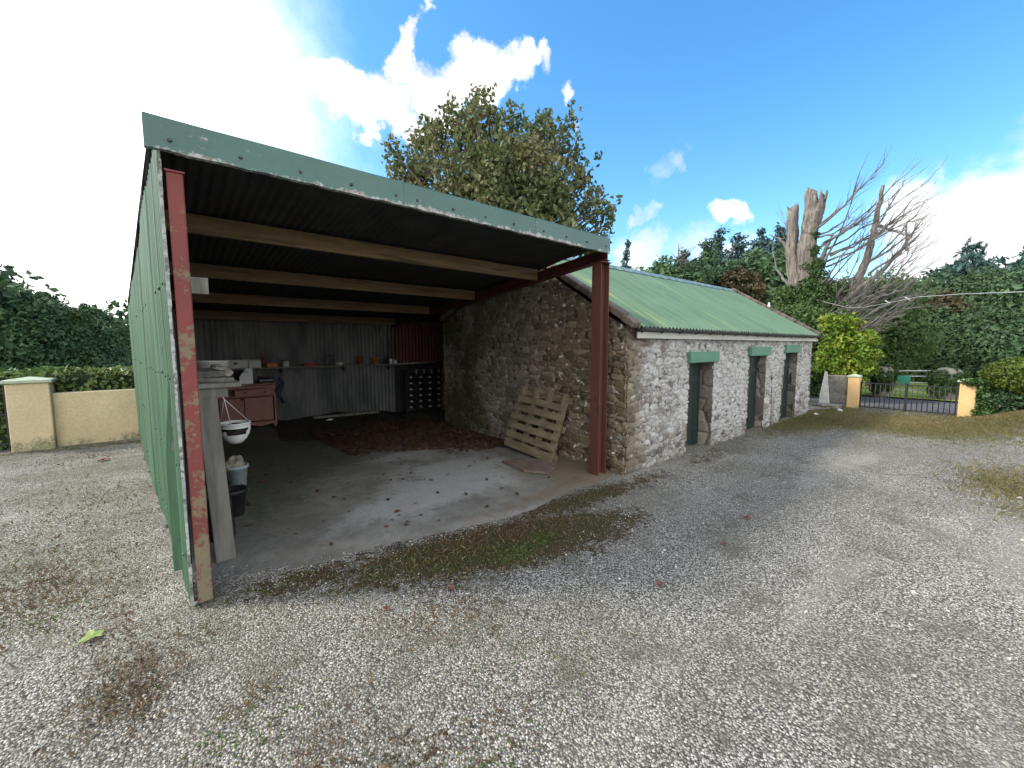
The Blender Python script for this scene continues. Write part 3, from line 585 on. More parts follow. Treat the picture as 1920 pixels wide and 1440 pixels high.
mason('wall', ug, gtop, lambda u, v, h: (GX-h+.02+0*u, u, v), 17, lambda u, v: .16+.1*(1-sst(u, 3.3, 3.7)), lambda u, v: np.clip(.15+.75*sst(u, 5.2, 7.2), 0, 1)*sst(vnoise(u*2, v*.9, 71, 4), .35, .6),
      lambda u, v: .45*(1-sst(u, 4.3, 6.0))+.45, lambda u, v: np.clip(1.1-sst(u, 4.2, 5.3), 0, 1), nv=250, flip=True)
mason('wall', np.linspace(GX, EX, 330), lambda u: 2.26+0*u, lambda u, v, h: (u, BYK+h, v), 23, lambda u, v: .2+0*u, lambda u, v: .4+0*u, Z0, Z0, nv=90, flip=True)
mason('wall', np.linspace(GY, BYK, 240), gtop, lambda u, v, h: (EX+h-.02, u, v), 29, lambda u, v: .6+0*u, lambda u, v: .3+0*u, Z0, Z0, nv=150)
# jambs and heads of the doorways, doors set back in the wall's thickness
for k, (a, b, t) in enumerate(DOORS):
    for sgn, x in ((1, a), (-1, b)):
        mason('door_jamb', np.linspace(0, .46, 36), np.linspace(-.06, t, 110), lambda u, v, h, x=x, sgn=sgn: (x+sgn*(h*.9-.03), GY-.012+u, v), 60+k, lambda u, v: .12+.12*(1-sst(u,0,.1)), lambda u, v: .1+0*u, lambda u, v: .35+0*u, Z0, depth=.024, flip=(sgn < 0), ch=.24, cw=.35)
    lm = MB().box(((a+b)/2+.0, GY+.025, t+.095), (b-a+.16, .20, .18), rot=(0, -.0, 0), bev=.012); lm.build('lintel', M['lintel'], bld)
    MB().box(((a+b)/2, GY+.33, t+.05), (b-a+.06, .30, .09)).build('door_head', M['wood_grey'], bld)
    # door: ledged boards, slightly ajar in the first doorway
    ang = (R(-14), R(-2), R(-2))[k]; dw = b-a-.05; hinge = Vector((b-.035, GY+(.21,.155,.155)[k], 0)); nb = 5; dm = MB(); Rz = Matrix.Rotation(ang, 3, 'Z')
    for i in range(nb):
        wv = dw/nb; dm.box(hinge+Rz@Vector((-wv*(i+.5), 0, t/2)), (wv-.006, .028, t-.03), rot=Rz)
    for zz in (.3, t-.3): dm.box(hinge+Rz@Vector((-dw/2, -.024, zz)), (dw-.06, .02, .09), rot=Rz)
    do = dm.build('door', M['door'], bld)
    MB().tube([hinge+Rz@Vector((-dw+.07, -.03, t*.55)), hinge+Rz@Vector((-dw+.07, -.06, t*.55)), hinge+Rz@Vector((-dw+.07, -.06, t*.47)), hinge+Rz@Vector((-dw+.07, -.03, t*.47))], .006, 6).build('handle', M['iron'], do)
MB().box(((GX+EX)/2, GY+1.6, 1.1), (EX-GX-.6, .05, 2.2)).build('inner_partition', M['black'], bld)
# roof
def roof_mat():
    m, t, b = base_mat('green_corrugated_roof'); g = t.new('ShaderNodeNewGeometry'); p = g.outputs['Position']
    v = t.mapv(p, (5, .28, .28)); n = t.noise(v, 1.6, 6, .6); n2 = t.noise(p, .8, 5, .6); n3 = t.noise(t.mapv(p, (10,.5,.5)), 1.3, 5, .65)
    c = t.mix(t.ss(n2.outputs['Fac'], .3, .7), (.075,.14,.085), (.105,.175,.11)); c = t.mix(t.ss(n3.outputs['Fac'], .35, .7, 0, .45), c, (.16,.23,.155))
    s_ = t.new('ShaderNodeSeparateXYZ'); t.link(p, s_.inputs[0])
    k = t.math('MULTIPLY', t.ss(n.outputs['Fac'], .56, .66), t.ss(s_.outputs[0], 6.2, 9.5, 1, .15))
    c = t.mix(t.math('MULTIPLY', k, .5), c, (.30,.34,.10))
    c = t.mix(t.ss(t.noise(v, 2.6, 6).outputs['Fac'], .58, .72, 0, .6), c, (.045,.085,.055))
    sx_ = t.math('FRACT', t.math('DIVIDE', t.math('SUBTRACT', s_.outputs[0], 4.75), .81)); lap = t.math('MULTIPLY', t.ss(sx_, .02, .0), .55); c = t.mix(lap, c, (.03,.05,.035))
    nr = t.noise(t.mapv(p, (3,.8,.8)), 3.1, 7, .7); c = t.mix(t.ss(nr.outputs['Fac'], .64, .72, 0, .6), c, (.17,.12,.07))
    t.link(c, b.inputs['Base Color']); b.inputs['Roughness'].default_value = .5; b.inputs['Specular IOR Level'].default_value = .3; return m
M['roof'] = roof_mat(); sl = (RZ-EZ)/(RY-GY)
roof_sheet('roof', GX+.06, EX+.12, GY-.13, RY, lambda y: EZ+.06+sl*(y-GY)-.012*(y-GY)/2, .1, .018, [M['roof'], M['sheet_dark']], bld)
roof_sheet('roof', GX+.06, EX+.12, RY, BYK+.15, lambda y: RZ+.07-(RZ-2.3)/(BYK-RY)*(y-RY), .1, .013, [M['roof'], M['sheet_dark']], bld)
rc = MB()
for i in range(84):
    x0 = GX+.06+i*.097; dz = .006*math.sin(i*1.7)
    rc.add([(x0,RY-.14,RZ+.05-.14*sl+.022+dz),(x0,RY-.02,RZ+.085),(x0,RY+.02,RZ+.085),(x0,RY+.14,RZ+.0+dz),(x0+.0965,RY-.14,RZ+.05-.14*sl+.022-dz),(x0+.0965,RY-.02,RZ+.085),(x0+.0965,RY+.02,RZ+.085),(x0+.0965,RY+.14,RZ+.0-dz)], [(0,1,5,4),(1,2,6,5),(2,3,7,6)])
rc.build('ridge_cap', M['ridge'], bld)
def verge(x, nm_):
    v_ = MB(); L0 = math.hypot(RY-GY+.12, (RY-GY+.12)*sl); n_ = 12
    for i in range(n_):
        q = (i+.5)/n_; y = GY-.14+(RY-GY+.14)*q; z = EZ+.055+sl*(y-GY)
        v_.box((x+random.uniform(-.008,.008), y, z+.03+random.uniform(-.006,.006)), (.17, (RY-GY+.14)/n_*math.sqrt(1+sl*sl)-.006, .095), rot=(math.atan(sl)+random.uniform(-.02,.02),0,random.uniform(-.03,.03)), bev=.015)
    sb = (RZ-2.3)/(BYK-RY)
    for i in range(10):
        y = RY+(BYK-RY+.1)*(i+.5)/10; v_.box((x, y, RZ+.075-sb*(y-RY)), (.17, (BYK-RY+.1)/10*math.sqrt(1+sb*sb)-.006, .09), rot=(-math.atan(sb),0,0), bev=.015)
    v_.build(nm_, M['mossstone'], bld)
verge(GX+.015, 'verge'); verge(EX+.06, 'verge')
MB().box(((GX+.12+EX)/2+.04, GY-.075, EZ-.125), (EX-GX-.06, .022, .085)).build('eaves_board', M['whiteboard'], bld)
gm = MB(); r_ = .05; ns = 60
for i in range(ns):
    xa, xb = GX+.1+i*(EX-GX+.02)/ns, GX+.1+(i+1)*(EX-GX+.02)/ns; vs = []
    for x in (xa, xb):
        for j in range(7):
            t = math.pi+math.pi*j/6; vs.append((x, GY-.125+r_*math.cos(t), EZ-.03-.01*math.sin(i/ns*3)+r_*math.sin(t)*.9))
    gm.add(vs, [(j, j+7, j+8, j+1) for j in range(6)]); 
    gm.add([(a_, b_+ (.003 if b_ > GY-.125 else -.003)*0, c_+.003) for a_, b_, c_ in vs], [(j+1, j+8, j+7, j) for j in range(6)])
gm.build('gutter', M['gutter'], bld)
for i in range(17):
    x = GX+.16+i*.49; MB().tube([(x,GY-.07,EZ-.03),(x,GY-.12,EZ-.095),(x,GY-.18,EZ-.05),(x,GY-.185,EZ-.01)], .009, 5).build('gutter_bracket', M['gutter'], bld)
MB().tube([(9.97,GY-.035,1.05),(10.0,GY-.045,.5),(10.03,GY-.04,0)], .016, 8).tube([(9.97,GY-.03,1.05),(9.93,GY-.05,1.1),(9.97,GY-.03,1.15)], .03, 8).build('wall_pipe', M['greyp'], bld)
MB().box((EX+.06, RY-1.0, 2.83), (.06,.06,.10), bev=.015).tube([(EX+.06,RY-1.0,2.86),(EX+.06,RY-1.0,2.93)], [.03,.02], 8).build('cable_insulator', M['white'], bld)
# stone at the back corner of the shed
rw = mason('wall', np.linspace(8.0, 10.3, 90), lambda u: 2.35+0*u, lambda u, v, h: (5.95-h, u, v), 37, lambda u, v: .1+0*u, lambda u, v: .5+0*u, Z0, Z0, nv=100, flip=True)
# ================================================================== THINGS IN THE SHED
def shelf():
    t = thing('wall_shelf', (2.4,10.0,1.28), 'long thin timber shelf across the corrugated back wall, crowded with pots and tins', 'shelf')
    MB().box((2.05,9.98,1.305), (3.3+1.5,.22,.028), bev=.003).build('plank', M['wood_grey'], t)
    for x in (.5,1.9,3.2,4.3): MB().box((x,10.05,1.23), (.03,.14,.12)).build('bracket', M['gutter'], t)
    MB().tube([(4.4,9.93,1.30),(5.55,9.93,1.33)], .022, 8).build('pipe', M['galv_edge'], t)
shelf(); SZ = 1.32
def dresser():
    x0, x1, y0, y1, z1 = .66, 1.68, 9.66, 10.08, 1.0; fz = .10
    t = thing('dresser', ((x0+x1)/2,9.85,fz), 'faded red painted two-door dresser with its drawer hanging open, against the back wall', 'dresser')
    b = MB(); w_ = x1-x0
    for x in (x0+.015, x1-.015): b.box((x,(y0+y1)/2,(fz+z1)/2), (.03,y1-y0,z1-fz-.03))
    b.box(((x0+x1)/2,y1-.01,(fz+z1)/2), (w_-.06,.015,z1-fz-.05)); b.box(((x0+x1)/2,(y0+y1)/2,fz+.12), (w_-.06,y1-y0-.03,.02))
    b.box(((x0+x1)/2,y0+.012,z1-.06), (w_-.064,.02,.05)).box(((x0+x1)/2,y0+.012,z1-.235), (w_-.064,.02,.035)).box(((x0+x1)/2-.08,y0+.012,(fz+z1)/2-.12), (.05,.02,.52))
    for i in range(12):
        xx = x0+.03+(w_-.06)*(i+.5)/12; b.box((xx,y0+.01,fz+.085+.014*math.sin(i*1.3)), ((w_-.06)/12,.02,.05))
    for x in (x0+.03, x1-.03):
        for y in (y0+.03, y1-.03): b.box((x,y,fz+.03), (.045,.045,.07))
    b.build('body', M['pink'], t)
    MB().box(((x0+x1)/2,(y0+y1)/2-.01,z1-.005), (w_+.03,y1-y0+.03,.03), bev=.006).build('top', M['pink'], t)
    d = MB(); dy = y0-.13; xa, xb = x0+.30, x1-.05; zc = z1-.15
    d.box(((xa+xb)/2,dy,zc), (xb-xa,.02,.12), rot=(0,-.03,0)); 
    for x in (xa+.02, xb-.02): d.box((x,dy+.17,zc-.01), (.012,.33,.08))
    d.box(((xa+xb)/2,dy+.17,zc-.045), (xb-xa-.04,.33,.008)); dd = d.build('drawer', M['pink'], t)
    for x in (xa+.17, xb-.17): MB().lathe((0,0,0), [(.0,0),(.012,0),(.018,.02),(.014,.03),(0,.032)], 10).build('knob', M['iron'], dd); k = dd.children[-1]; k.data.transform(Matrix.Translation(Vector((x,dy-.01,zc))-OFF[dd.name])@Matrix.Rotation(R(90),4,'X')@Matrix.Translation(OFF[dd.name]))
    for k_, (a, c) in enumerate(((x0+.06,x0+.40),(x0+.47,x1-.06))):
        m = MB(); z0_, z1_ = fz+.16, z1-.27; ym = y0-.006
        m.box(((a+c)/2,ym+.006,(z0_+z1_)/2), (c-a,.012,z1_-z0_))
        for x in (a+.025, c-.025): m.box((x,ym-.004,(z0_+z1_)/2), (.05,.014,z1_-z0_))
        for z in (z0_+.025, z1_-.025): m.box(((a+c)/2,ym-.004,z), (c-a-.1,.014,.05))
        dr = m.build('door', M['pink'], t); kx = c-.03 if k_ == 0 else a+.03
        MB().box((kx,ym-.02,(z0_+z1_)/2+.03), (.02,.02,.03), bev=.005).build('knob', M['iron'], dr)
dresser()
def simple(name, mb, mats, origin, label, cat, group=None): o = mb.build(name, mats, origin=origin); return tag(o, label, cat, group)
# on the dresser
c = MB(); V_ = [(1.07,9.70,1.0),(1.30,9.70,1.0),(1.30,9.70,1.32),(1.19,9.70,1.32),(1.07,9.70,1.15)]
V2 = [(a, b+.16, z) for a, b, z in V_]; c.add(V_+V2, [(0,1,2,3,4),(9,8,7,6,5),(0,5,6,1),(1,6,7,2),(3,8,9,4),(4,9,5,0)]); c.add([(1.19,9.70,1.32),(1.30,9.70,1.32),(1.30,9.86,1.32),(1.19,9.86,1.32)], [(0,1,2,3)], 0)
t = thing('plastic_canister', (1.18,9.78,1.0), 'white slant-topped plastic canister with a dark arch-shaped mark, standing on the red dresser', 'canister')
c.build('body', M['white'], t)
MB().tube([(1.18+.035*math.cos(a), 9.697, 1.23+.03*math.sin(a)) for a in np.linspace(0,math.pi,9)], .006, 5).build('arch_mark', M['iron'], t)
t = thing('folded_trays', (1.53,9.8,1.0), 'dark folded plastic trays with a pale blue rim at the right end of the dresser', 'trays')
MB().box((1.53,9.8,1.03), (.26,.26,.05), bev=.01).box((1.54,9.79,1.11), (.22,.22,.03), rot=(0,.1,.2), bev=.008).build('tray', M['black'], t); MB().box((1.52,9.79,1.068), (.25,.25,.018), rot=(0,0,.06), bev=.004).build('rim', M['bluegrey'], t)
o = MB().lathe((.93,9.95,1.0), [(.0,0),(.13,0),(.15,.12),(.12,.2),(.04,.26),(0,.27)], 16, scale=(1.1,.8)).build('dark_bag', M['black'], origin=(.98,9.85,1.0)); tag(o, 'slumped black bag behind the white canister on the dresser', 'bag')
# on the shelf
t = thing('white_box', (1.04,9.95,SZ), 'long white box with a dark oval hand hole on the shelf above the dresser', 'box')
MB().box((1.04,9.93,SZ+.085), (.42,.2,.17), bev=.006).build('body', M['dirtywhite'], t); MB().lathe((0,0,0), [(0,.0),(.038,.0),(.038,.004),(0,.004)], 14, scale=(1,.5)).build('hand_hole', M['black'], t); k = t.children[-1]; k.data.transform(Matrix.Translation((0,-.122,.095))@Matrix.Rotation(R(90),4,'X')@Matrix.Translation(OFF[t.name]))
t = thing('white_box', (1.37,9.95,SZ), 'smaller plain off-white box butted to the right end of the box with an oval hole', 'box'); MB().box((1.37,9.94,SZ+.075), (.22,.19,.15), bev=.006).build('body', M['dirtywhite'], t); MB().box((1.37,9.94,SZ+.158), (.235,.2,.014), bev=.003).build('lid', M['greyp'], t)
simple('zinc_tub', MB().lathe((.68,9.95,SZ), [(0,0),(.12,0),(.14,.15),(.15,.15),(.13,.02),(0,.02)], 18), M['greyp'], (.68,9.95,SZ), 'round dull zinc tub on the shelf left of the white boxes', 'tub')
simple('hose_coil', MB().tube([(1.74+.05*math.sin(i*.35)+.02*math.cos(i*1.3), 9.62+.03*math.cos(i*.5), 1.12-.022*i) for i in range(26)], .022, 7).tube([(1.79+.04*math.sin(i*.3+1), 9.66, 1.0-.02*i) for i in range(22)], .02, 7), M['blue'], (1.75,9.64,.5), 'dark blue hose hanging down beside the right side of the dresser', 'hose')
simple('clay_tray', MB().box((1.68,9.93,SZ+.04), (.2,.14,.08), bev=.012).box((1.68,9.93,SZ+.088), (.17,.11,.02), bev=.005), M['terracotta'], (1.68,9.93,SZ), 'orange-brown brick-shaped tray on the shelf beside the off-white box', 'tray')
t = thing('paint_tin', (1.95,9.93,SZ), 'pale cylindrical paint tin with a dark lid on the shelf right of the orange tray', 'tin'); MB().lathe((1.95,9.93,SZ), [(0,0),(.065,0),(.065,.13),(0,.131)], 16).build('body', M['dirtywhite'], t); MB().lathe((1.95,9.93,SZ), [(.068,.13),(.068,.145),(.05,.148),(0,.146)], 16).build('lid', M['black'], t)
simple('red_tray', MB().box((2.42,9.93,SZ+.03), (.28,.16,.055), bev=.015).box((2.42,9.93,SZ+.066), (.24,.12,.02), bev=.005), M['red'], (2.42,9.93,SZ), 'flat dull red tray in the middle of the shelf', 'tray')
fr = MB()
for x in (2.75,2.95): fr.box((x,9.97,SZ+.12), (.02,.02,.24))
for z in (.01,.23): fr.box((2.85,9.97,SZ+z), (.18,.02,.02))
simple('wooden_frame', fr, M['black'], (2.85,9.97,SZ), 'small empty dark square frame standing on the shelf', 'frame')
simple('pale_tin', MB().lathe((3.05,9.9,SZ), [(0,0),(.075,0),(.075,.07),(.07,.075),(0,.075)], 16), M['dirtywhite'], (3.05,9.9,SZ), 'low pale round tin on the shelf beside the empty frame', 'tin')
simple('rusty_can', MB().lathe((3.56,9.95,SZ), [(0,0),(.06,0),(.06,.2),(.065,.2),(.062,.21),(.05,.21),(.05,.02),(0,.02)], 16), M['rust'], (3.56,9.95,SZ), 'tall rusty red can on the shelf left of the clay pot', 'can')
simple('clay_pot', MB().lathe((3.93,9.93,SZ), [(0,0),(.07,0),(.1,.12),(.11,.12),(.11,.15),(.095,.15),(.08,.03),(0,.03)], 18), M['terracotta'], (3.93,9.93,SZ), 'terracotta flower pot on the right half of the shelf', 'pot')
bt = MB().lathe((4.22,9.95,SZ), [(0,0),(.045,0),(.045,.15),(.018,.19),(.018,.23),(0,.23)], 12)
simple('dark_bottle', bt, M['black'], (4.22,9.95,SZ), 'dark bottle near the right end of the shelf', 'bottle')
for k, (x, l) in enumerate(((4.31,'larger pale jar beside the dark bottle on the shelf'),(4.42,'small white jar at the right end of the shelf'))):
    t = thing('jar', (x,9.92,SZ), l, 'jar'); h = .12-.03*k; MB().lathe((x,9.92,SZ), [(0,0),(.04,0),(.04,h),(.03,h+.01)], 12).build('body', M['white'], t); MB().lathe((x,9.92,SZ), [(.035,h+.005),(.035,h+.025),(0,h+.027)], 12).build('lid', M['iron'], t)
simple('rusty_pipe_elbow', MB().tube([(1.56,10.0,SZ),(1.56,10.0,SZ+.22),(1.58,9.98,SZ+.26)], .025, 8), M['rust'], (1.56,10,SZ), 'stubby rusty pipe standing at the back of the shelf above the dresser', 'pipe')
# slatted rack of dark trays with pale round ends
rk = thing('slatted_rack', (5.1,9.75,.02), 'tall dark rack studded with rows of pale round ends, under the red sheet', 'rack')
for i in range(5): MB().box((4.62+.27*i,9.78,.60+.0*i), (.035,.10,1.16)).build('upright', M['black'] if i < 4 else M['rust'], rk)
for i in range(7): MB().box((5.16,9.80,.12+.165*i), (1.1,.09,.05)).build('slat', M['black'], rk)
for i in range(4):
    for j in range(6): MB().tube([(4.75+.27*i+random.uniform(-.01,.01),9.72,.19+.155*j-.01*i),(4.75+.27*i,9.80,.19+.155*j-.01*i)], .026, 9).build('peg', M['dirtywhite'], rk)
    MB().box((4.9+.22*i,9.73,1.10), (.05,.02,.13)).build('end_board', M['wood_grey'], rk)
# pallet leaning on the gable
pal_ = thing('pallet', (4.5,4.8,0), 'weathered wooden pallet leaning against the stone gable inside the shed', 'pallet')
o3 = Vector((4.30,4.20,.03)); lean = math.atan2(.30, .98); Vv = Vector((math.sin(lean), 0, math.cos(lean))); Uu = Vector((.06, 1, .045)).normalized(); Nn = Uu.cross(Vv).normalized(); Vv = Nn.cross(Uu).normalized()
if Nn.x > 0: Nn = -Nn
PR = Matrix((Uu, Nn, Vv)).transposed()
def pp(u, n_, v): return o3+Uu*u+Nn*n_+Vv*v
for i, v in enumerate((.05,.20,.355,.51,.665,.815)):
    MB().box(pp(.60+random.uniform(-.01,.01), .055, v), (1.2-(.12 if i == 5 else 0), .022, .105 if i else .13), rot=PR, bev=.003).build('slat', M['pallet'], pal_)
for u in (.09,.44,.76,1.12): MB().box(pp(u, 0, .515), (.07, .085, 1.03), rot=PR, bev=.003).build('bearer', M['pallet'], pal_)
for v in (.06,.5,.95): MB().box(pp(.6, -.054, v), (1.2, .02, .1), rot=PR).build('slat', M['pallet'], pal_)
s_ = MB().prism([(3.74,4.72),(4.05,4.66),(4.40,4.30),(4.16,4.0),(3.86,3.88),(3.68,4.15)], 0, .035); o = s_.build('floor_slab', M['slab'], origin=(4,4.3,.0)); o.location.z = .022; tag(o, 'flat brown irregular stone slab lying on the floor in front of the pallet', 'slab')
# work bench by the left post
wb = thing('workbench', (.28,4.7,0), 'rough grey timber bench along the green side wall, propped on a wide upright plank', 'workbench')
def tl(name, a, b, w_, th_, mat, axis=Vector((0,1,0))):
    a, b = Vector(a), Vector(b); z = (b-a).normalized(); y = (axis-z*axis.dot(z)).normalized(); x = y.cross(z)
    return MB().box((a+b)/2, (w_, th_, (b-a).length), rot=Matrix((x, y, z)).transposed(), bev=.003).build(name, mat, wb)
tl('upright_plank', (.275,4.02,.0), (.215,4.03,1.46), .135, .045, M['wood_grey'])
tl('leg', (.16,4.6,.0), (.14,4.6,1.42), .08, .06, M['wood_grey']); tl('leg', (.40,6.1,.0), (.40,6.1,1.42), .07, .07, M['wood_grey'])
MB().box((.27,5.05,1.445), (.36,2.15,.035), bev=.003).build('top', M['wood_grey'], wb); MB().box((.23,4.02,1.39), (.26,.04,.08)).build('apron', M['wood_grey'], wb)
tl('brace', (.33,4.1,1.38), (.30,4.9,1.38), .05, .05, M['wood_grey'])
simple('board_stack', MB().box((.25,4.5,1.48), (.30,.7,.03), rot=(0,.03,.06)).box((.27,4.55,1.512), (.24,.62,.025), rot=(0,-.03,-.1)).box((.24,4.5,1.54), (.2,.5,.02), rot=(.02,.0,.12)), M['old_board'], (.25,4.5,1.46), 'few short grey boards stacked on the front end of the workbench', 'boards')
def lumpy(c, r, sc, seed, n=24, flat=.25):
    m = MB(); V_ = []; g = np.random.default_rng(seed); ph = g.random(6)*6
    for i in range(n+1):
        t = math.pi*i/n
        for j in range(n*2):
            p = 2*math.pi*j/(n*2); d = 1+.16*math.sin(3*p+ph[0]+2*t)+.12*math.sin(5*t+ph[1]+p*2)+.07*math.sin(9*p+ph[2])*math.sin(7*t+ph[3])+.04*math.sin(17*p+ph[4]+11*t)
            z = math.cos(t)*d; z = max(z, -flat); V_.append((c[0]+r*math.sin(t)*math.cos(p)*d*sc[0], c[1]+r*math.sin(t)*math.sin(p)*d*sc[1], c[2]+r*(z+flat)*sc[2]))
    w_ = n*2; m.add(V_, [(i*w_+j, (i+1)*w_+j, (i+1)*w_+(j+1)%w_, i*w_+(j+1)%w_) for i in range(n) for j in range(w_)], smooth=True); return m
simple('sack', lumpy((.37,4.95,1.465), .13, (.8,1.3,.6), 3), M['rag'], (.37,4.95,1.465), 'grey folded sacking in a lump on the workbench', 'sack')
simple('old_basin', MB().lathe((.36,5.6,1.465), [(0,0),(.14,0),(.17,.13),(.18,.135),(.16,.12),(.13,.02),(0,.02)], 20), M['dirtywhite'], (.36,5.6,1.465), 'shallow dirty cream basin at the back end of the workbench', 'basin')
simple('junk_bag', lumpy((.28,4.55,0), .17, (.7,1.2,1.9), 8), M['black'], (.28,4.55,0), 'black plastic bag of junk on the floor behind the upright plank', 'bag')
# hanging basket
hb = thing('hanging_basket', (.50,5.1,.78), 'white plastic hanging basket of dead soil, slit down its side, hung on white straps', 'basket')
hc = (.50,5.1,.79)
prof = [(.0,-.045),(.06,-.035),(.10,.01),(.125,.06),(.135,.10),(.137,.128),(.137,.165),(.143,.168),(.143,.18),(.130,.18),(.126,.13),(.11,.06),(.06,.01),(0,0)]
hbm = MB().lathe(hc, prof, 36, skip=lambda i, j: (i == 4 and 19 < j < 32) or (i == 3 and 22 < j < 31) or (i in (10,) and 18 < j < 33))
hbm.build('bowl', M['white'], hb)
MB().lathe(hc, [(0,.02),(.10,.05),(.122,.13),(.09,.155),(.04,.17),(0,.165)], 20).build('soil', M['soil'], hb)
for a in (250,20,150):
    MB().tube([(hc[0]+.138*math.cos(R(a)), hc[1]+.138*math.sin(R(a)), hc[2]+.17), (hc[0]*.3+.36*.7, hc[1]*.35+4.78*.65, hc[2]+.45), (.345,4.68,1.37)], .0055, 6).build('strap', M['white'], hb)
MB().tube([(.37,4.72,1.31),(.345,4.68,1.37),(.33,4.66,1.42)], .012, 6).build('hook', M['white'], hb)
def bucket(name, c, r0, r1, h, mat, label, fill=None):
    t = thing(name, c, label, 'bucket'); MB().lathe(c, [(0,0),(r0,0),(r0+(r1-r0)*.85,h*.85),(r1+.01,h*.86),(r1+.01,h),(r1-.006,h),(r0-.004,.01),(0,.01)], 22).build('pail', mat, t)
    MB().tube([(c[0]+(r1+.012)*math.cos(a), c[1]+.03*math.sin(a)-.02, c[2]+h*.9+.02-.05*math.sin(a)) for a in np.linspace(0, math.pi, 11)], .004, 5).build('handle', M['iron'], t)
    for s in (-1,1): MB().box((c[0]+s*(r1+.012), c[1], c[2]+h*.9), (.014,.03,.035)).build('lug', M['gutter'], t)
    return t
bucket('bucket', (.58,6.0,.03), .09, .115, .27, M['bluegrey'], 'dirty white and blue plastic bucket stuffed with grey sacking on the shed floor')
simple('sack', lumpy((.555,6.0,.26), .11, (1.0,.9,1.0), 12), M['rag'], (.55,6,.26), 'crumpled grey sacking bulging out of the dirty white bucket', 'sack')
bucket('bucket', (.43,5.05,.015), .10, .13, .27, M['black'], 'black bucket half hidden behind the upright plank')
simple('offcut_planks', MB().box((.15,5.2,.62), (.03,.16,1.24), rot=(.08,.07,0)).box((.18,5.45,.55), (.03,.12,1.1), rot=(-.06,.09,0)).box((.14,4.95,.5), (.025,.1,1.0), rot=(.03,.06,0)), M['old_board'], (.15,5.2,0), 'dusty plank offcuts leaning on the side wall under the workbench', 'planks')
simple('timber_length', MB().box((3.1,9.6,.2), (1.5,.09,.05), rot=(0,.03,.1), bev=.004), M['wood_grey'], (3.1,9.6,.2), 'grey length of timber lying on the dark soil at the foot of the back wall', 'timber')
simple('white_scrap', lumpy((2.62,9.3,.17), .05, (1.4,.8,.4), 44, 10), M['white'], (2.62,9.3,.17), 'small white scrap lying on the dark soil below the red tray', 'scrap')
# soil heap and fallen leaves at the back
hx, hy = np.meshgrid(np.linspace(1.0,4.7,90), np.linspace(7.2,10.1,70), indexing='ij')
hz = floor_z(hx,hy)+.16*(vnoise(hx*2,hy*2,55,5)-.12)*sst(hy,7.5,8.9)*sst(hx,1.3,2.)*(1-sst(hx,3.9,4.6)*.6)-.02
o = npmesh('soil_heap', np.stack([hx,hy,hz],-1).reshape(-1,3), grid_faces(90,70), M['soil'], smooth=True); tag(o, 'low spread of dark soil and debris along the back wall of the shed', 'soil', kind='stuff')
g = np.random.default_rng(5); n = 6500
lx = 2.1+2.6*g.random(n); ly = 5.5+3.4*g.random(n)
lo = 6.55-.75*(lx-2.4)+.4*(vnoise(lx*1.8+3,ly*1.8,12,4)-.5)*2; ok = (ly > lo) & (ly < 9.4) & (g.random(n) < .35+.9*sst(ly-lo, 0, .7)); lx, ly = lx[ok], ly[ok]
ex = 700; ax = .4+4.1*g.random(ex); ay = 3.5+6*g.random(ex)**1.2; k_ = g.random(ex) < .10+.5*vnoise(ax*1.3,ay*1.3,15,3)**2; lx = np.concatenate([lx, ax[k_]]); ly = np.concatenate([ly, ay[k_]])
lz = floor_z(lx,ly)+.012+.07*g.random(len(lx))*sst(ly, 6.5, 8.5)
V_, F_ = leaves(np.stack([lx,ly,lz],-1), .05, N=np.tile([0,0,1.],(len(lx),1)), bias=.72, seed=9)
tag(npmesh('leaf_litter', V_, F_, L['litter']), 'drift of red-brown fallen leaves on the shed floor', 'leaves', kind='stuff')
# ================================================================== LEFT: garden wall, gate pier, gate, hedge
def rendered_pier(nm_, c, d, h, mat, label, cat, capk=1.16, group=None):
    t = thing(nm_, (c[0],c[1],0), label, cat, group)
    MB().box((c[0],c[1],h/2-.03), (d[0],d[1],h+.06), bev=.012).build('shaft', mat, t)
    m = MB(); w_, e_ = d[0]*capk, d[1]*capk; z = h
    m.box((c[0],c[1],z+.027), (w_,e_,.054), bev=.008); x0,x1,y0,y1 = c[0]-w_/2+.01,c[0]+w_/2-.01,c[1]-e_/2+.01,c[1]+e_/2-.01; z += .052
    m.add([(x0,y0,z),(x1,y0,z),(x1,y1,z),(x0,y1,z),(c[0],c[1],z+.05)], [(0,1,4),(1,2,4),(2,3,4),(3,0,4)]); m.build('cap', M['cap'], t); return t
rendered_pier('gate_pier', (-1.83,10.72), (.50,.46), 1.15, M['yellow'], 'stout cream rendered pier with a mossy pyramid cap at the end of the garden wall', 'gate pier')
gw = thing('garden_wall', (-.6,10.72,0), 'cream rendered garden wall between the stout pier and the green shed', 'wall')
MB().box((2.6,10.70,.45), (8.36,.20,1.0), bev=.01).build('wall', M['yellow'], gw)
gl = thing('side_gate', (-2.6,10.8,0), 'black iron gate at the far left edge beside the stout cream pier', 'gate')
fr = MB()
for x in (-2.14,-3.6): fr.box((x,10.78,.58), (.035,.035,1.1))
for z in (.12,.62,1.05): fr.box((-2.87,10.78,z), (1.43,.03,.03))
fr.build('frame', M['iron'], gl)
for i in range(11): MB().tube([(-2.27-.12*i,10.78,.12),(-2.27-.12*i,10.78,1.05)], .008, 6).build('bar', M['iron'], gl)
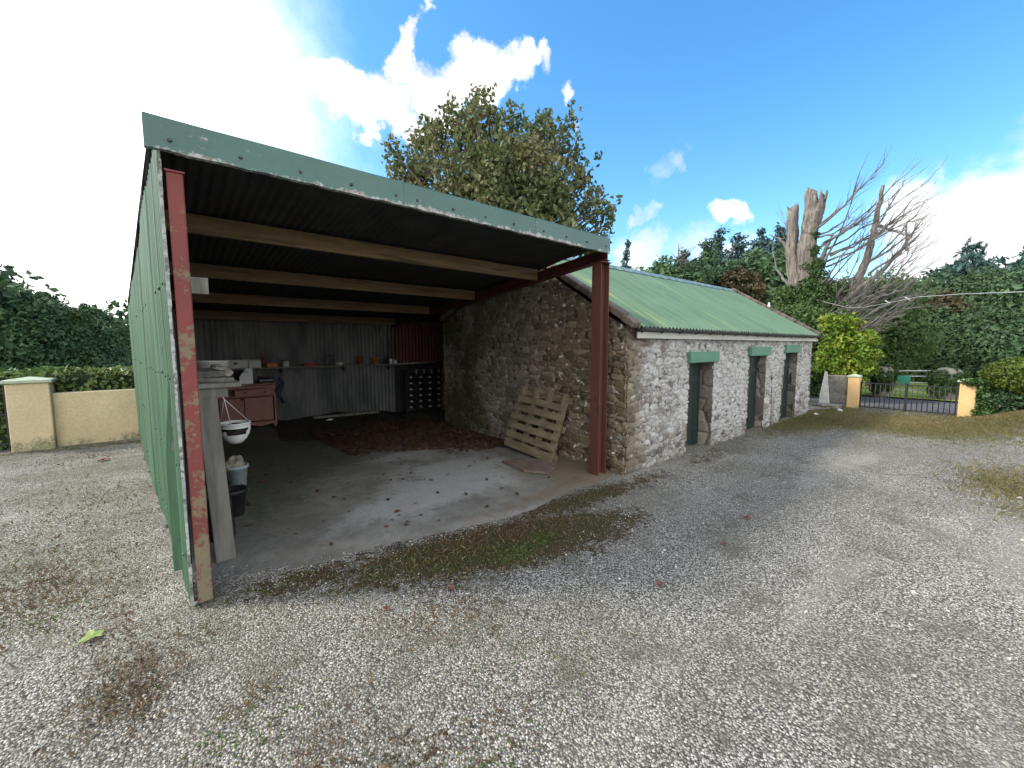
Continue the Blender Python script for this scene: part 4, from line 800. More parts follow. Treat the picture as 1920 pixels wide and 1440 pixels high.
def hedge(name, c, d, label, mats, n, size, seed, rough=.05, cat='hedge', round_=.0):
    g = np.random.default_rng(seed); fa = g.integers(0, 5, n); p = (g.random((n,3))-.5)
    N = np.zeros((n,3)); 
    for k, (ax_, sg) in enumerate(((2,1),(1,-1),(0,-1),(1,1),(0,1))): m = fa == k; p[m,ax_] = sg*.5; N[m,ax_] = sg
    if round_:
        q = np.clip(1-(np.abs(p[:,0])*2)**4*round_*(p[:,2]+.5), .3, 1); p[:,1] *= q; q2 = 1-(np.abs(p[:,1])*2)**3*round_*.5; p[:,2] = (p[:,2]+.5)*q2-.5
    p = p*np.array(d); ns_ = (vnoise(p[:,0]*1.5+9+p[:,2], p[:,1]*1.5+9, seed, 4)-.5)*.25; p += N*(ns_+rough*(g.random(n)-.5)*2)[:,None]+np.array(c)
    V_, F_ = leaves(p, size, N=N, bias=.45, seed=seed)
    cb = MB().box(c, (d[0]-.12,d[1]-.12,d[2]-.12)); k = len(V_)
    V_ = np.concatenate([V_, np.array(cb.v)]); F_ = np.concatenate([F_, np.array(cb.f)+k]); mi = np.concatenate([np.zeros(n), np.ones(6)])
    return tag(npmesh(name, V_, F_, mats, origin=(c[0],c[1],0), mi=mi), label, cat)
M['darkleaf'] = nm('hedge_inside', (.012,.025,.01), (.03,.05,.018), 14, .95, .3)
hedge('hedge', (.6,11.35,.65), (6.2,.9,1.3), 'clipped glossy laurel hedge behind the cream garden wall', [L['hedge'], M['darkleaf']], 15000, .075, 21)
# ================================================================== RIGHT: gateway, bank, hedge
rendered_pier('gate_pier', (14.70,2.70), (.22,.26), .86, M['yellow2'], 'plain warm yellow gate pier at the left side of the black double gate', 'gate pier', 1.12)
rp = rendered_pier('gate_pier', (14.72,.56), (.24,.28), .86, M['yellow2'], 'warm yellow gate pier overgrown with ivy at the right side of the black double gate', 'gate pier', 1.3)
P_, D_ = clump_points([(14.68,.50,.88,.18,.22,.09),(14.70,.36,.7,.14,.12,.24),(14.70,.32,.45,.14,.12,.25),(14.66,.30,.2,.18,.16,.2)], 2600, 4, .6); V_, F_ = leaves(P_, .055, N=D_, bias=.4, seed=3)
o = npmesh('ivy', V_, F_, L['ivy'], rp)
def gate_leaf(nm_, a, b, label):
    t = thing(nm_, (14.72,(a+b)/2,0), label, 'gate', 'two leaves of the black double gate'); f = MB()
    lo_, hi_ = min(a,b), max(a,b)
    for y in (lo_, hi_): f.box((14.72,y,.40), (.03,.03,.74))
    for z in (.06,.72): f.box((14.72,(a+b)/2,z), (.025,hi_-lo_,.025))
    f.build('frame', M['iron'], t)
    for i in range(1, 9):
        y = lo_+(hi_-lo_)*i/9; MB().tube([(14.72,y,.06),(14.72,y,.72)], .009, 6).build('bar', M['iron'], t)
gate_leaf('iron_gate', 2.55, 1.65, 'left leaf of the low black barred double gate, hung on the plain yellow pier')
gate_leaf('iron_gate', 1.62, .74, 'right leaf of the low black barred double gate, hung on the ivy-covered pier')
# low wall, slabs and pointed stone between building and pier
simple('block_wall', MB().box((14.75,3.10,.50), (.16,.52,.80), bev=.02), M['stonegrey'], (14.75,3.1,0), 'low grey block wall between the pointed stone and the plain yellow pier', 'wall')
pt = MB().add([(14.35,3.42,.0),(14.35,3.20,.0),(14.5,3.18,0),(14.5,3.44,0),(14.42,3.33,1.02),(14.44,3.27,1.0),(14.36,3.40,.35),(14.36,3.21,.35)], [(0,1,7,6),(6,7,5,4),(1,2,5,7),(0,6,4,3),(2,3,4,5),(3,2,1,0)]); simple('pointed_stone', pt, M['palestone'], (14.4,3.3,0), 'pale pointed upright stone leaning by the end of the outbuilding', 'stone')
for k, (c_, d_, l) in enumerate((((13.55,3.36,.05),(.7,.45,.1),'flat grey stone slab lying at the far corner of the outbuilding'),((14.0,3.1,.07),(.5,.5,.12),'thick broken stone slab in front of the pointed stone'),((13.7,3.15,.13),(.4,.3,.06),'thin stone slab resting on the flat slab by the outbuilding corner'))):
    simple('stone_slab', MB().box(c_, d_, rot=(random.uniform(-.05,.05),random.uniform(-.05,.05),random.uniform(-.5,.5)), bev=.02), M['stonegrey'], (c_[0],c_[1],0), l, 'stone slab')
simple('white_rock', lumpy((13.65,2.78,0), .07, (1.2,.9,.8), 33, 10), M['palestone'], (13.65,2.78,0), 'small whitish rock on the ground before the stacked slabs', 'rock')
simple('white_rock', lumpy((12.45,3.0,0), .06, (1.4,.9,.7), 36, 10), M['white'], (12.45,3.0,0), 'bright white stone at the foot of the building past the third doorway', 'rock')
# clipped hedge and undergrowth on the bank
P_, D_ = clump_points([(15.3,-.25,1.02,.8,.62,.42),(15.4,-1.1,1.05,.8,.8,.42),(15.5,-2.1,1.08,.8,.8,.45),(15.6,-3.2,1.1,.8,.8,.45),(15.6,-4.3,1.1,.8,.8,.45)], 26000, 8, .82, .05)
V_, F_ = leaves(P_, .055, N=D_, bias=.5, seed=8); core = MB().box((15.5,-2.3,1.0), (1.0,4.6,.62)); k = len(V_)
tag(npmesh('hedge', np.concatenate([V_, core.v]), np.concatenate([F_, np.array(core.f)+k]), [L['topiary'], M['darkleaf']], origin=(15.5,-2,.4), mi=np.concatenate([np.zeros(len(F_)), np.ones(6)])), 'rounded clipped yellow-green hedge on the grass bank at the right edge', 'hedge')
P_, D_ = clump_points([(15.0,.1,.45,.35,.4,.3),(15.1,-.5,.62,.4,.5,.25),(15.1,-1.4,.66,.4,.6,.22),(15.2,-2.5,.68,.4,.7,.25)], 7000, 9, .6); V_, F_ = leaves(P_, .06, N=D_, bias=.4, seed=10)
tag(npmesh('undergrowth', V_, F_, L['dark'], origin=(15,-.5,.3)), 'dark ivy and brambles tumbling below the clipped hedge', 'bush')
# road and lawn beyond the gate
MB().box((16.75,-2,.005), (2.9,60,.012)).build('road', M['asphalt'])['kind'] = 'structure'
lx_, ly_ = np.meshgrid(np.linspace(18.3,46,60), np.linspace(-30,30,60), indexing='ij'); lz_ = .02+.05*vnoise(lx_*.4+10,ly_*.4+20,3,3)+.02*(lx_-18)/2
npmesh('lawn', np.stack([lx_,ly_,lz_],-1).reshape(-1,3), grid_faces(60,60), M['lawn'], smooth=True)['kind'] = 'structure'
for k, ((x, y), l) in enumerate((((18.6,2.66),'round-topped stone field pier beyond the road, behind the left gate leaf'),((18.9,1.18),'round-topped stone field pier beyond the road, behind the ivy-covered yellow pier'))):
    t = thing('stone_pier', (x,y,0), l, 'stone pier'); w_ = .27 if k == 0 else .36
    MB().lathe((x,y,0), [(w_*1.05,-.05),(w_,.3),(w_*.97,.75),(w_*.9,.92),(w_*.6,1.03),(0,1.07)], 20).build('shaft', M['stonegrey'], t)
    P_, D_ = clump_points([(x,y,.72,w_*1.02,w_*1.02,.38),(x-.1,y,.5,w_,w_,.35)], 6000, 30+k, .9); V_, F_ = leaves(P_, .05, N=D_, bias=.5, seed=30+k); npmesh('ivy', V_, F_, L['ivy'], t)
fg = thing('field_gate', (18.9,2.0,0), 'silver tubular field gate beyond the road', 'gate')
for z in (.25,.5,.72,.9): MB().tube([(19.2,4.2,z),(18.9,2.9,z)], .02, 6).tube([(18.7,2.35,z),(19.6,1.0,z+.02)], .02, 6).build('rail', M['silver'], fg)
t = thing('green_sign', (18.5,2.1,0), 'small green board hanging on the silver field gate', 'sign'); MB().box((18.55,2.15,.62), (.03,.32,.26), bev=.01).build('board', M['green_sign'], t)
# ================================================================== TREES
def crown_tree(name, clumps, n, size, leaf, label, base, trunk_r=.3, seed=1, shell=.45, limbs=True, group=None, cat='tree', bias=.4, droop=.2, lump=.25, core=False):
    t = thing(name, (base[0],base[1],0), label, cat, group)
    tm = MB(); top = Vector(np.mean([c[:3] for c in clumps], 0)); b0 = Vector((base[0],base[1],-.2)); fork = b0.lerp(Vector((top.x,top.y,top.z)), .5)
    tm.tube([b0, b0.lerp(fork,.5)+Vector((.1,.05,0)), fork, fork.lerp(top,.6)], [trunk_r*1.25,trunk_r,trunk_r*.8,trunk_r*.35], 10)
    if limbs:
        rg = random.Random(seed)
        for c in clumps:
            e = Vector(c[:3]); m_ = fork.lerp(e,.5)+Vector((rg.uniform(-.3,.3),rg.uniform(-.3,.3),rg.uniform(-.1,.4)))
            tm.tube([fork.lerp(b0,rg.uniform(0,.25)), m_, e.lerp(m_,.1)], [trunk_r*.38,trunk_r*.2,trunk_r*.05], 6)
    tm.build('trunk', M['bark'], t)
    P_, D_ = clump_points(clumps, n, seed, shell, lump); V_, F_ = leaves(P_, size, N=D_, bias=bias, droop=droop, seed=seed)
    npmesh('crown', V_, F_, leaf, t); return t
# the big sycamore behind the roof
rg = random.Random(4); cl = []
outline = [(760,330,15.5,.75),(745,300,15,.5),(790,285,15.3,.75),(800,250,15.2,.55),(835,255,15,.75),(845,215,15,.5),(870,240,14.6,.6),(905,215,14.8,.65),(915,185,14.8,.36),(885,215,15.5,.5),(950,245,14.6,.6),(965,225,14.8,.45),(1000,260,14.6,.6),
 (1020,225,14.6,.38),(1045,255,14.4,.55),(1070,235,14.3,.38),(1068,210,14.3,.25),(1060,290,14.2,.5),(1085,280,14,.3),(1075,330,14,.55),(1100,325,13.9,.35),(1105,385,13.7,.6),(1130,385,13.5,.4),(1145,398,13.4,.25),(1115,430,13.4,.5),(1140,430,13.4,.28),(1060,400,13.6,.8),
 (810,330,14.6,1.),(870,330,14.0,1.1),(930,310,13.8,1.1),(990,320,13.6,1.1),(1030,350,13.4,1.0),(850,390,14,1.),(920,400,13.4,1.1),(990,420,13.2,1.1),(1050,450,13.0,.9),(780,350,15.4,.7),(880,280,15.6,1.),(960,290,15.8,1.),(1010,300,15.4,1),(900,470,14,1.2),(1000,490,14,1.2),(930,370,16.4,1.4),(1010,390,16,1.4),(840,420,16,1.3),(1100,470,13.6,.6)]
for a, b, D, r in outline:
    cl.append((*PX(a,b,D), r*.72, r*.72, r*1.15))
    for _ in range(3 if r > .5 else 1): q = PX(a+rg.uniform(-22,22), b+rg.uniform(-30,16), D+rg.uniform(-.8,.8)); q_ = r*rg.uniform(.22,.5); cl.append((*q, q_, q_, q_*1.5))
crown_tree('sycamore_tree', cl, 24000, .125, L['tree'], 'large broad sycamore turning autumn brown, rising behind the shed roof', (10.2,13.2), .34, 12, .45, droop=.9, bias=.2, lump=.35, limbs=True)
# conifers and evergreens
def conifer(name, base, h, r, label, leaf, n, size, seed, group=None, z0=.8, gap=.0, upt=.15):
    g = np.random.default_rng(seed); t = thing(name, (base[0],base[1],0), label, 'tree', group)
    MB().tube([(base[0],base[1],-.2),(base[0]+.05,base[1],h*.5),(base[0],base[1],h)], [h*.022,h*.014,.02], 8).build('trunk', M['bark'], t)
    nl = max(8, int((h-z0)*1.9)); cl_ = []
    for q in range(nl):
        t_ = (q+.3)/nl; rl = r*(.10+1.15*t_**.68)*g.uniform(.75,1.25); zz = h-(h-z0)*t_; m_ = 2 if t_ < .2 else (4 if t_ < .6 else 6)
        for w__ in range(m_):
            a = g.uniform(0, 6.28); d_ = rl*g.uniform(.35,.8); l_ = rl*g.uniform(.3,.5)+.06; cl_.append((base[0]+d_*math.cos(a), base[1]+d_*math.sin(a), zz-d_*.25+g.uniform(-.15,.15), l_, l_, l_*g.uniform(.35,.7)+.05))
        cl_.append((base[0], base[1], zz, rl*.3+.05, rl*.3+.05, (h-z0)/nl*.8))
    P_, D_ = clump_points(cl_, n, seed, .35, .3); P_ = P_[g.random(len(P_)) > gap]; D_ = np.tile([0,0,1.],(len(P_),1))
    V_, F_ = leaves(P_, size, N=D_, bias=.35, elong=1.9, droop=.6, seed=seed)
    npmesh('crown', V_, F_, leaf, t); return t
con = [(1325,455,33,3.2,'dark'),(1350,432,37,3.0,'bluegreen'),(1385,440,38,3.1,'bluegreen'),(1415,452,36,2.6,'bluegreen'),(1430,428,38,2.8,'bluegreen'),(1462,425,37,2.8,'bluegreen'),(1240,500,34,2.2,'dark'),(1282,475,32,2.4,'dark'),(1215,515,36,2.,'bluegreen')]
desc = ['broad dark green cypress-like tree over the outbuilding ridge, right of the bare spiky treetop','tall blue-green conifer directly right of the broad dark cypress','blue-green conifer in the middle of the row over the outbuilding roof','short blue-green conifer between two taller ones over the outbuilding roof','tall narrow conifer second to the left of the dead tree','tall narrow conifer immediately left of the dead tree trunks','low dark evergreen under the bare spiky treetop','dark evergreen beside the bare spiky treetop, above the ridge','small conifer low on the skyline at the left of the row']
for k, (a, b, D, r, lf) in enumerate(con):
    p = PX(a, b, D); conifer('conifer_tree', (p[0],p[1]), p[2], r, desc[k], L[lf], 30000, .16, 40+k, 'evergreens behind the outbuilding', upt=.3)
p = PX(1176,455,40); conifer('conifer_tree', (p[0],p[1]), p[2], 1.5, 'slim conifer standing alone between the shed post and the outbuilding ridge', L['bluegreen'], 8000, .2, 60, 'evergreens behind the outbuilding')
p = PX(1815,455,36); conifer('conifer_tree', (p[0],p[1]), p[2], 3.0, 'tall layered conifer rising above the right-hand wood', L['bluegreen'], 9000, .2, 61, None, z0=2., gap=.2, upt=.45)
p = PX(1925,470,38); conifer('conifer_tree', (p[0],p[1]), p[2], 2.0, 'layered conifer cut by the right edge of the picture', L['bluegreen'], 8000, .22, 62, None, z0=2., gap=.2, upt=.4)
# bare spiky top
bt_ = MB(); p = PX(1272,470,31); rgx = random.Random(3); bt_.tube([(p[0],p[1],0),(p[0],p[1],p[2]*.9),(p[0],p[1],p[2]+.5)], [.14,.07,.02], 7)
for i in range(34):
    a = rgx.uniform(0,6.28); l = rgx.uniform(.5,1.9); z = p[2]-rgx.uniform(0,1.4); e = Vector((p[0]+l*math.cos(a), p[1]+l*math.sin(a), z+rgx.uniform(.0,.35)))
    bt_.tube([(p[0],p[1],z), Vector((p[0],p[1],z)).lerp(e,.5)+Vector((0,0,-.08)), e], [.035,.022,.008], 4)
t = thing('bare_tree', (p[0],p[1],0), 'leafless spiky treetop poking above the outbuilding ridge', 'tree'); bt_.build('branches', M['twig'], t)
def blob_tree(name, spec, n, size, leaf, label, seed, group=None, **k):
    cl = [(*PX(a,b,D), r*1.1, r*1.1, r) for a, b, D, r in spec]; c = np.mean([q[:3] for q in cl], 0)
    return crown_tree(name, cl, n, size, leaf, label, (c[0],c[1]), .2, seed, .55, group=group, **k)
blob_tree('brown_tree', [(1380,530,30,.9),(1395,560,30,1.2),(1365,560,30,1.)], 6000, .2, L['brown'], 'rounded yellow-brown tree between the conifers and the outbuilding roof', 70)
blob_tree('evergreen_tree', [(1410,520,33,1.6),(1450,540,33,1.8),(1430,590,32,2.),(1400,600,32,1.8),(1470,600,31,1.8),(1480,500,34,1.3)], 16000, .24, L['dark'], 'dark evergreen mass left of the dead tree, behind the far end of the roof', 71)
blob_tree('evergreen_tree', [(1240,540,30,1.8),(1290,545,30,1.8),(1330,550,31,1.8),(1200,560,32,1.6),(1170,560,33,1.6)], 12000, .24, L['dark'], 'low dark evergreen filling the skyline behind the outbuilding ridge', 72)
# ivy clad mass, bright shrub
blob_tree('ivy_thicket', [(1500,600,18.5,.75),(1475,560,18.8,.5),(1530,620,17.8,.8),(1545,680,17.2,.7),(1525,700,17,.6),(1560,640,18,.7),(1490,650,17.6,.8),(1535,560,18.6,.6),(1580,600,19,.9)], 22000, .085, L['mid'], 'ivy-smothered thicket round the foot of the dead tree behind the outbuilding', 73)
blob_tree('lime_shrub', [(1585,606,16.6,.34),(1560,605,16.7,.3),(1570,650,16.6,.45),(1605,655,16.5,.42),(1625,640,16.5,.3),(1625,670,16.5,.32),(1590,690,16.4,.45),(1560,680,16.4,.4),(1622,692,16.4,.25)], 6200, .085, L['lime'], 'bright yellow-green shrub lit by the sun beside the end of the outbuilding', 74, cat='shrub')
blob_tree('green_tree', [(1660,560,22,1.0),(1630,580,22,.9),(1610,560,22.5,.9),(1650,610,22,1.1),(1680,640,23,1.2),(1640,660,22,1.)], 15000, .11, L['mid'], 'mid-green leafy tree behind the bright shrub, under the dead branches', 75)
# wood at the right
wood = [((1700,560),(1720,610),(1690,650),(1740,590),'dark','dark tree at the left end of the right-hand wood, just right of the dead branches'),
        ((1760,545),(1790,580),(1760,620),(1800,620),'dark','dark spreading tree in the right-hand wood, left of the tall layered conifer'),
        ((1840,540),(1870,560),(1830,590),(1860,610),'mid','lighter green tree in the right-hand wood, right of the tall layered conifer'),
        ((1920,535),(1950,560),(1930,610),(1960,610),'dark','tree of the right-hand wood cut by the right edge'),
        ((1740,620),(1770,640),(1720,660),(1760,675),'mid','low green boughs over the lawn in the middle of the right-hand wood'),
        ((1830,620),(1860,645),(1800,650),(1830,672),'mid','low green boughs over the lawn behind the ivy-covered pier'),
        ((1910,640),(1940,655),(1890,660),(1920,690),'dark','low dark boughs behind the clipped hedge')]
for k, w_ in enumerate(wood):
    D = 31 if k < 4 else 27.5; sp_ = []
    for j, (a, b) in enumerate(w_[:4]):
        b_ = b+(8 if k < 4 else 0); sp_ += [(a, b_, D+j*.4, 1.2), (a-25, b_+40, D-.5, 1.5), (a+25, b_+30, D+.8, 1.5), (a+10, b_-14, D+.3, .7)]
    if k < 4: sp_ += [(w_[0][0], 680, D, 1.8), (w_[0][0]+40, 690, D+.5, 1.8)]
    blob_tree('wood_tree', sp_, 34000, .115, L['wood' if w_[4] == 'mid' else 'dark'], w_[5], 80+k, 'trees of the right-hand wood', bias=.5)
blob_tree('russet_tree', [(1775,590,28.5,.7),(1760,610,28.4,.6),(1800,600,28.6,.6),(1765,575,28.6,.6)], 2600, .18, L['brown'], 'russet patch of foliage within the right-hand wood', 90)
for k, (a, b) in enumerate(((2000,590),(2090,590),(2200,580))):
    blob_tree('wood_tree', [(a,b,30,2.2),(a+40,b+60,30,2.4),(a-40,b+80,30,2.4),(a,b+140,29,2.4)], 6000, .28, L['dark'], ('first','second','third')[k]+' tree beyond the right edge of the picture', 95+k, 'trees beyond the right edge')
post_ = MB().box((PX(1698,715,26)[0],PX(1698,715,26)[1],.7), (.18,.18,1.4), bev=.01); simple('field_post', post_, M['wood_grey'], (*PX(1698,715,26)[:2],0), 'lone grey post on the lawn in front of the dark wood', 'post')
# trees at the left
lt = [([(20,560,24,1.0),(60,548,24,.8),(-20,570,24,1.2),(40,600,23.5,1.3),(0,650,23.5,1.3),(60,650,23.5,1.2)],'dark','dark green tree at the left edge behind the cream pier'),
      ([(80,555,25,.7),(110,575,25,.9),(100,620,24.5,1.2),(120,670,24,1.2),(70,600,24.6,1.1),(128,560,25,.35)],'mid','hazy mid-green tree behind the cream pier, second from the left'),
      ([(168,558,25,.5),(165,585,25,.8),(190,600,25,.9),(150,620,24.5,1.1),(190,660,24,1.2),(150,680,24,1.)],'dark','pointed dark tree behind the laurel hedge, left of the green wall'),
      ([(215,605,27,.6),(235,640,26,.9),(250,670,26,1.),(215,660,25,1.),(225,585,27,.3)],'mid','thin-topped tree next to the green shed wall'),]
for k, (sp_, lf, l) in enumerate(lt): blob_tree('broadleaf_tree', [(a,b+34,D,r*.95) for a,b,D,r in sp_], 24000, .105, L[lf], l, 110+k, 'trees beyond the garden wall')
for k, (a, b, D) in enumerate(((-120,540,24),(-300,520,24),(300,600,30),(420,610,34),(560,610,36),(700,610,38))):
    blob_tree('broadleaf_tree', [(a,b,D,1.6),(a+50,b+50,D,1.8),(a-50,b+60,D,1.8),(a,b+110,D-.5,1.8)], 4500, .25, L['dark'], ('outer dark tree past the left edge','farthest dark tree past the left edge','tree hidden behind the shed nearest the green wall','tree hidden behind the middle of the shed','tree hidden behind the clay pot side of the shed','tree hidden behind the red sheet corner of the shed')[k], 120+k, 'trees out of sight beyond the garden')
# the dead tree
dt = thing('dead_tree', (*PX(1525,735,19)[:2],0), 'dead tree with two broken trunks, a fan of bare branches and an ivy-clad foot', 'tree')
def limb(name, pts, rad, mat, n=10, jag=.0, sub=6, seed=0):
    rg = random.Random(seed); P_ = [Vector(PX(a,b,D)) for a,b,D in pts]; out = []; rs = []
    for i in range(len(P_)-1):
        for q in range(sub):
            t = q/sub; out.append(P_[i].lerp(P_[i+1], t)+Vector((rg.uniform(-jag,jag),rg.uniform(-jag,jag),rg.uniform(-jag,jag)))); rs.append((rad[i]*(1-t)+rad[i+1]*t)*rg.uniform(1-jag,1+jag))
    out.append(P_[-1]); rs.append(rad[-1]); return MB().tube(out, rs, n), out, rs
def rough_trunk(pts, rad, seed):
    mb, out, rs = limb('', pts, rad, None, 18, .02, 8, seed)
    g = np.random.default_rng(seed); n = 18; ph = g.random(4)*6
    for i in range(len(out)):
        for j in range(n):
            a = 2*math.pi*j/n; d = 1+.13*math.sin(3*a+ph[0]+i*.08)+.09*math.sin(7*a+ph[1]+i*.1)+.05*g.normal(); c = out[i]; v = Vector(mb.v[i*n+j]); v = c+(v-c)*d
            if i >= len(out)-2: v.z += .22*g.random()+.14*math.sin(2*a+ph[2])
            mb.v[i*n+j] = tuple(v)
    return mb
rough_trunk([(1522,745,19),(1512,650,19),(1497,560,19),(1487,480,19.1),(1487,398,19.1)], [.42,.32,.24,.20,.17], 1).build('trunk', M['bark_dead'], dt)
rough_trunk([(1524,745,18.9),(1516,640,18.9),(1513,560,18.9),(1514,470,18.8),(1520,420,18.8),(1523,366,18.8)], [.42,.32,.25,.27,.24,.17], 2).build('trunk', M['bark_dead'], dt)
rough_trunk([(1517,440,18.8),(1532,400,18.7),(1545,368,18.7)], [.2,.17,.10], 3).build('stub', M['bark_dead'], dt)
main = [([(1535,640,18.8),(1570,585,18.6),(1600,540,18.5),(1625,490,18.5),(1640,430,18.4),(1656,347,18.4)],[.22,.17,.14,.115,.09,.05]),
        ([(1545,620,18.8),(1590,560,18.3),(1640,520,18.1),(1690,470,18.),(1722,442,18)],[.13,.10,.075,.045,.025]),
        ([(1515,500,18.9),(1535,500,18.6),(1545,475,18.5),(1562,438,18.5)],[.10,.09,.07,.03]),
        ([(1515,500,18.9),(1480,470,19.2),(1462,447,19.4),(1442,440,19.5)],[.09,.06,.04,.02]),
        ([(1505,560,18.9),(1475,530,19.2),(1455,505,19.4),(1450,470,19.5)],[.08,.055,.035,.015]),
        ([(1540,600,18.7),(1580,590,18.3),(1640,560,18),(1690,545,17.9),(1718,520,17.8)],[.10,.08,.06,.04,.02]),
        ([(1545,660,18.4),(1580,625,18),(1630,590,17.7),(1680,560,17.6),(1712,555,17.5)],[.09,.07,.05,.035,.015])]
rgd = random.Random(9); allp = []
for k, (p_, r_) in enumerate(main):
    mb, out, rs = limb('', p_, r_, None, 9, .025, 6, k+5); mb.build('branch', M['bark_dead'] if k < 2 else M['twig'], dt); allp.append((out, rs))
def twig_sys(mb, a, b, r0, rg, depth=0):
    a, b = Vector(a), Vector(b); n_ = 7; pts = [a]; L_ = (b-a).length; sag = Vector((0,0,-L_*.05))
    for i in range(1, n_+1):
        t = i/n_; pts.append(a.lerp(b,t)+sag*math.sin(math.pi*t)+Vector((rg.uniform(-1,1),rg.uniform(-1,1),rg.uniform(-1,1)))*L_*.018)
    mb.tube(pts, [r0*(1-.8*i/n_) for i in range(n_+1)], 5, cap=False)
    if depth < 2:
        for i in range(2, n_+1):
            for _ in range(2 if depth == 0 else 1):
                if rg.random() < .8:
                    d = (b-a).normalized(); s = Vector((rg.uniform(-1,1),rg.uniform(-1,1),rg.uniform(-.6,.9))); e = pts[i]+(d*.9+s*.55).normalized()*L_*rg.uniform(.14,.34)
                    twig_sys(mb, pts[i], e, r0*(.45-.03*i), rg, depth+1)
fan = [((1545,500,18.6),(1615,325,17.6)),((1530,430,18.7),(1650,315,17.8)),((1535,440,18.7),(1600,400,17.4)),((1540,460,18.7),(1700,345,17.9)),((1545,470,18.6),(1722,348,17.2)),((1545,480,18.6),(1715,390,18.2)),((1550,490,18.6),(1725,400,17.4)),((1550,500,18.6),(1720,385,16.8)),
       ((1545,455,18.7),(1640,385,16.8)),((1620,500,18.5),(1720,400,18.3)),((1640,430,18.4),(1690,350,18.2)),((1635,450,18.4),(1715,370,17.4)),((1640,420,18.4),(1700,440,18.6)),((1640,520,18.1),(1730,410,17.2)),((1600,560,18.3),(1735,410,18.0)),
       ((1560,610,18.6),(1700,500,17.2)),((1560,610,18.6),(1715,500,16.8)),((1570,620,18.4),(1720,530,16.9)),((1560,630,18.4),(1715,560,17.6)),((1560,640,18.4),(1700,580,16.8)),((1555,650,18.3),(1690,560,16.6)),((1560,620,18.5),(1650,510,16.6)),((1530,610,18.6),(1640,480,16.2)),
       ((1580,600,18.3),(1730,505,17.8)),((1520,560,18.8),(1620,450,16.6)),((1515,600,18.7),(1600,560,15.9)),((1520,640,18.4),(1640,570,16.2)),((1505,520,18.9),(1470,405,19.8)),((1600,560,18.3),(1690,530,17)),((1545,640,18.4),(1660,600,16.4)),((1700,470,18),(1700,420,18)),((1600,520,18.4),(1560,520,17)),((1655,540,18),(1716,470,18))]
for _ in range(16):
    (a1, b1), (a2, b2) = rgd.choice(fan[1:25]), rgd.choice(fan[1:25]); q = rgd.uniform(-14,14)
    fan.append(((a1[0]+q, a1[1]+rgd.uniform(-15,15), a1[2]), (b1[0]+rgd.uniform(-25,12), b1[1]+rgd.uniform(-28,28), b1[2]+rgd.uniform(-.5,.5))))
for k, (a, b) in enumerate(fan):
    mb = MB(); twig_sys(mb, PX(*a), PX(*b), .040, rgd); mb.build('bare_bough', M['twig'], dt)
iv = [(*PX(a,b,D), r, r, r*1.3) for a,b,D,r in ((1528,470,18.5,.14),(1532,500,18.5,.22),(1535,530,18.4,.32),(1530,570,18.3,.45),(1530,610,18.2,.55),(1525,660,18.1,.6),(1530,710,18.,.6),(1505,620,18.4,.4),(1500,660,18.3,.5),(1550,590,18.3,.35),(1500,560,18.6,.25),(1510,590,18.4,.35),(1512,535,18.6,.2),(1490,600,18.5,.3),(1508,500,18.7,.13),(1530,440,18.55,.1),(1520,545,18.4,.35),(1565,560,18.4,.25),(1580,540,18.4,.18),(1545,545,18.3,.35))]
P_, D_ = clump_points(iv, 14000, 5, .75, .2); V_, F_ = leaves(P_, .085, N=D_, bias=.5, seed=5); npmesh('ivy', V_, F_, L['ivy'], dt)
# overhead cable
cp = [PX(1480,548,18.6), PX(1530,562,18), PX(1590,577,17), PX(1620,576,16.2), PX(1665,568,15), PX(1720,557,13.5), PX(1800,551.5,12), PX(1920,547,10.3)]
c8 = Vector(cp[-1]); d8 = (c8-Vector(cp[-2])).normalized(); cp += [c8+d8*2+Vector((0,0,.05)), c8+d8*6+Vector((0,0,.35)), c8+d8*14+Vector((0,0,1.4))]
cb = thing('overhead_cable', tuple(PX(1480,548,18.6)), 'pale sagging overhead cable running from the dead tree to the right edge', 'cable')
MB().tube(cp, .0065, 6).build('wire', M['cable'], cb)
for a, b in ((1664,566),(1702,560)): q = Vector(PX(a,b,15 if a < 1680 else 14.1)); MB().tube([q+Vector((0,.05,.04)), q, q+Vector((0,-.05,-.06))], .014, 6).build('clamp', M['cable'], cb)
# ================================================================== SMALL GROWTH AND FALLEN LEAVES
def blades(P_, h, leaf, name, seed, label, cat, wd=1.):
    g = np.random.default_rng(seed); n = len(P_); a = g.random(n)*6.28; w_ = (.0035+.004*g.random(n))*wd; hh = h*(.5+.8*g.random(n)); tilt = g.normal(0,.55,(n,2))*hh[:,None]
    dx = np.stack([np.cos(a)*w_, np.sin(a)*w_, 0*a], -1); m = np.stack([tilt[:,0]*.35, tilt[:,1]*.35, hh*.6], -1); tp = np.stack([tilt[:,0], tilt[:,1], hh], -1)
    V_ = np.stack([P_-dx, P_+dx, P_+m+dx*.7, P_+tp, P_+m-dx*.7], 1).reshape(-1,3); i = np.arange(n)*5
    F_ = np.concatenate([np.stack([i,i+1,i+2,i+4],-1)]); F3 = np.stack([i+4,i+2,i+3,i+3],-1)
    me_v = V_; q = np.concatenate([F_, np.stack([i+4,i+2,i+3,i+3],-1)[:0]]); 
    # close the tip as part of a kite-shaped quad
    V4 = np.stack([P_-dx, P_+dx, P_+m+dx, P_+tp], 1).reshape(-1,3); j = np.arange(n)*4
    return tag(npmesh(name, V4, np.stack([j,j+1,j+2,j+3],-1), leaf), label, cat, kind='stuff')
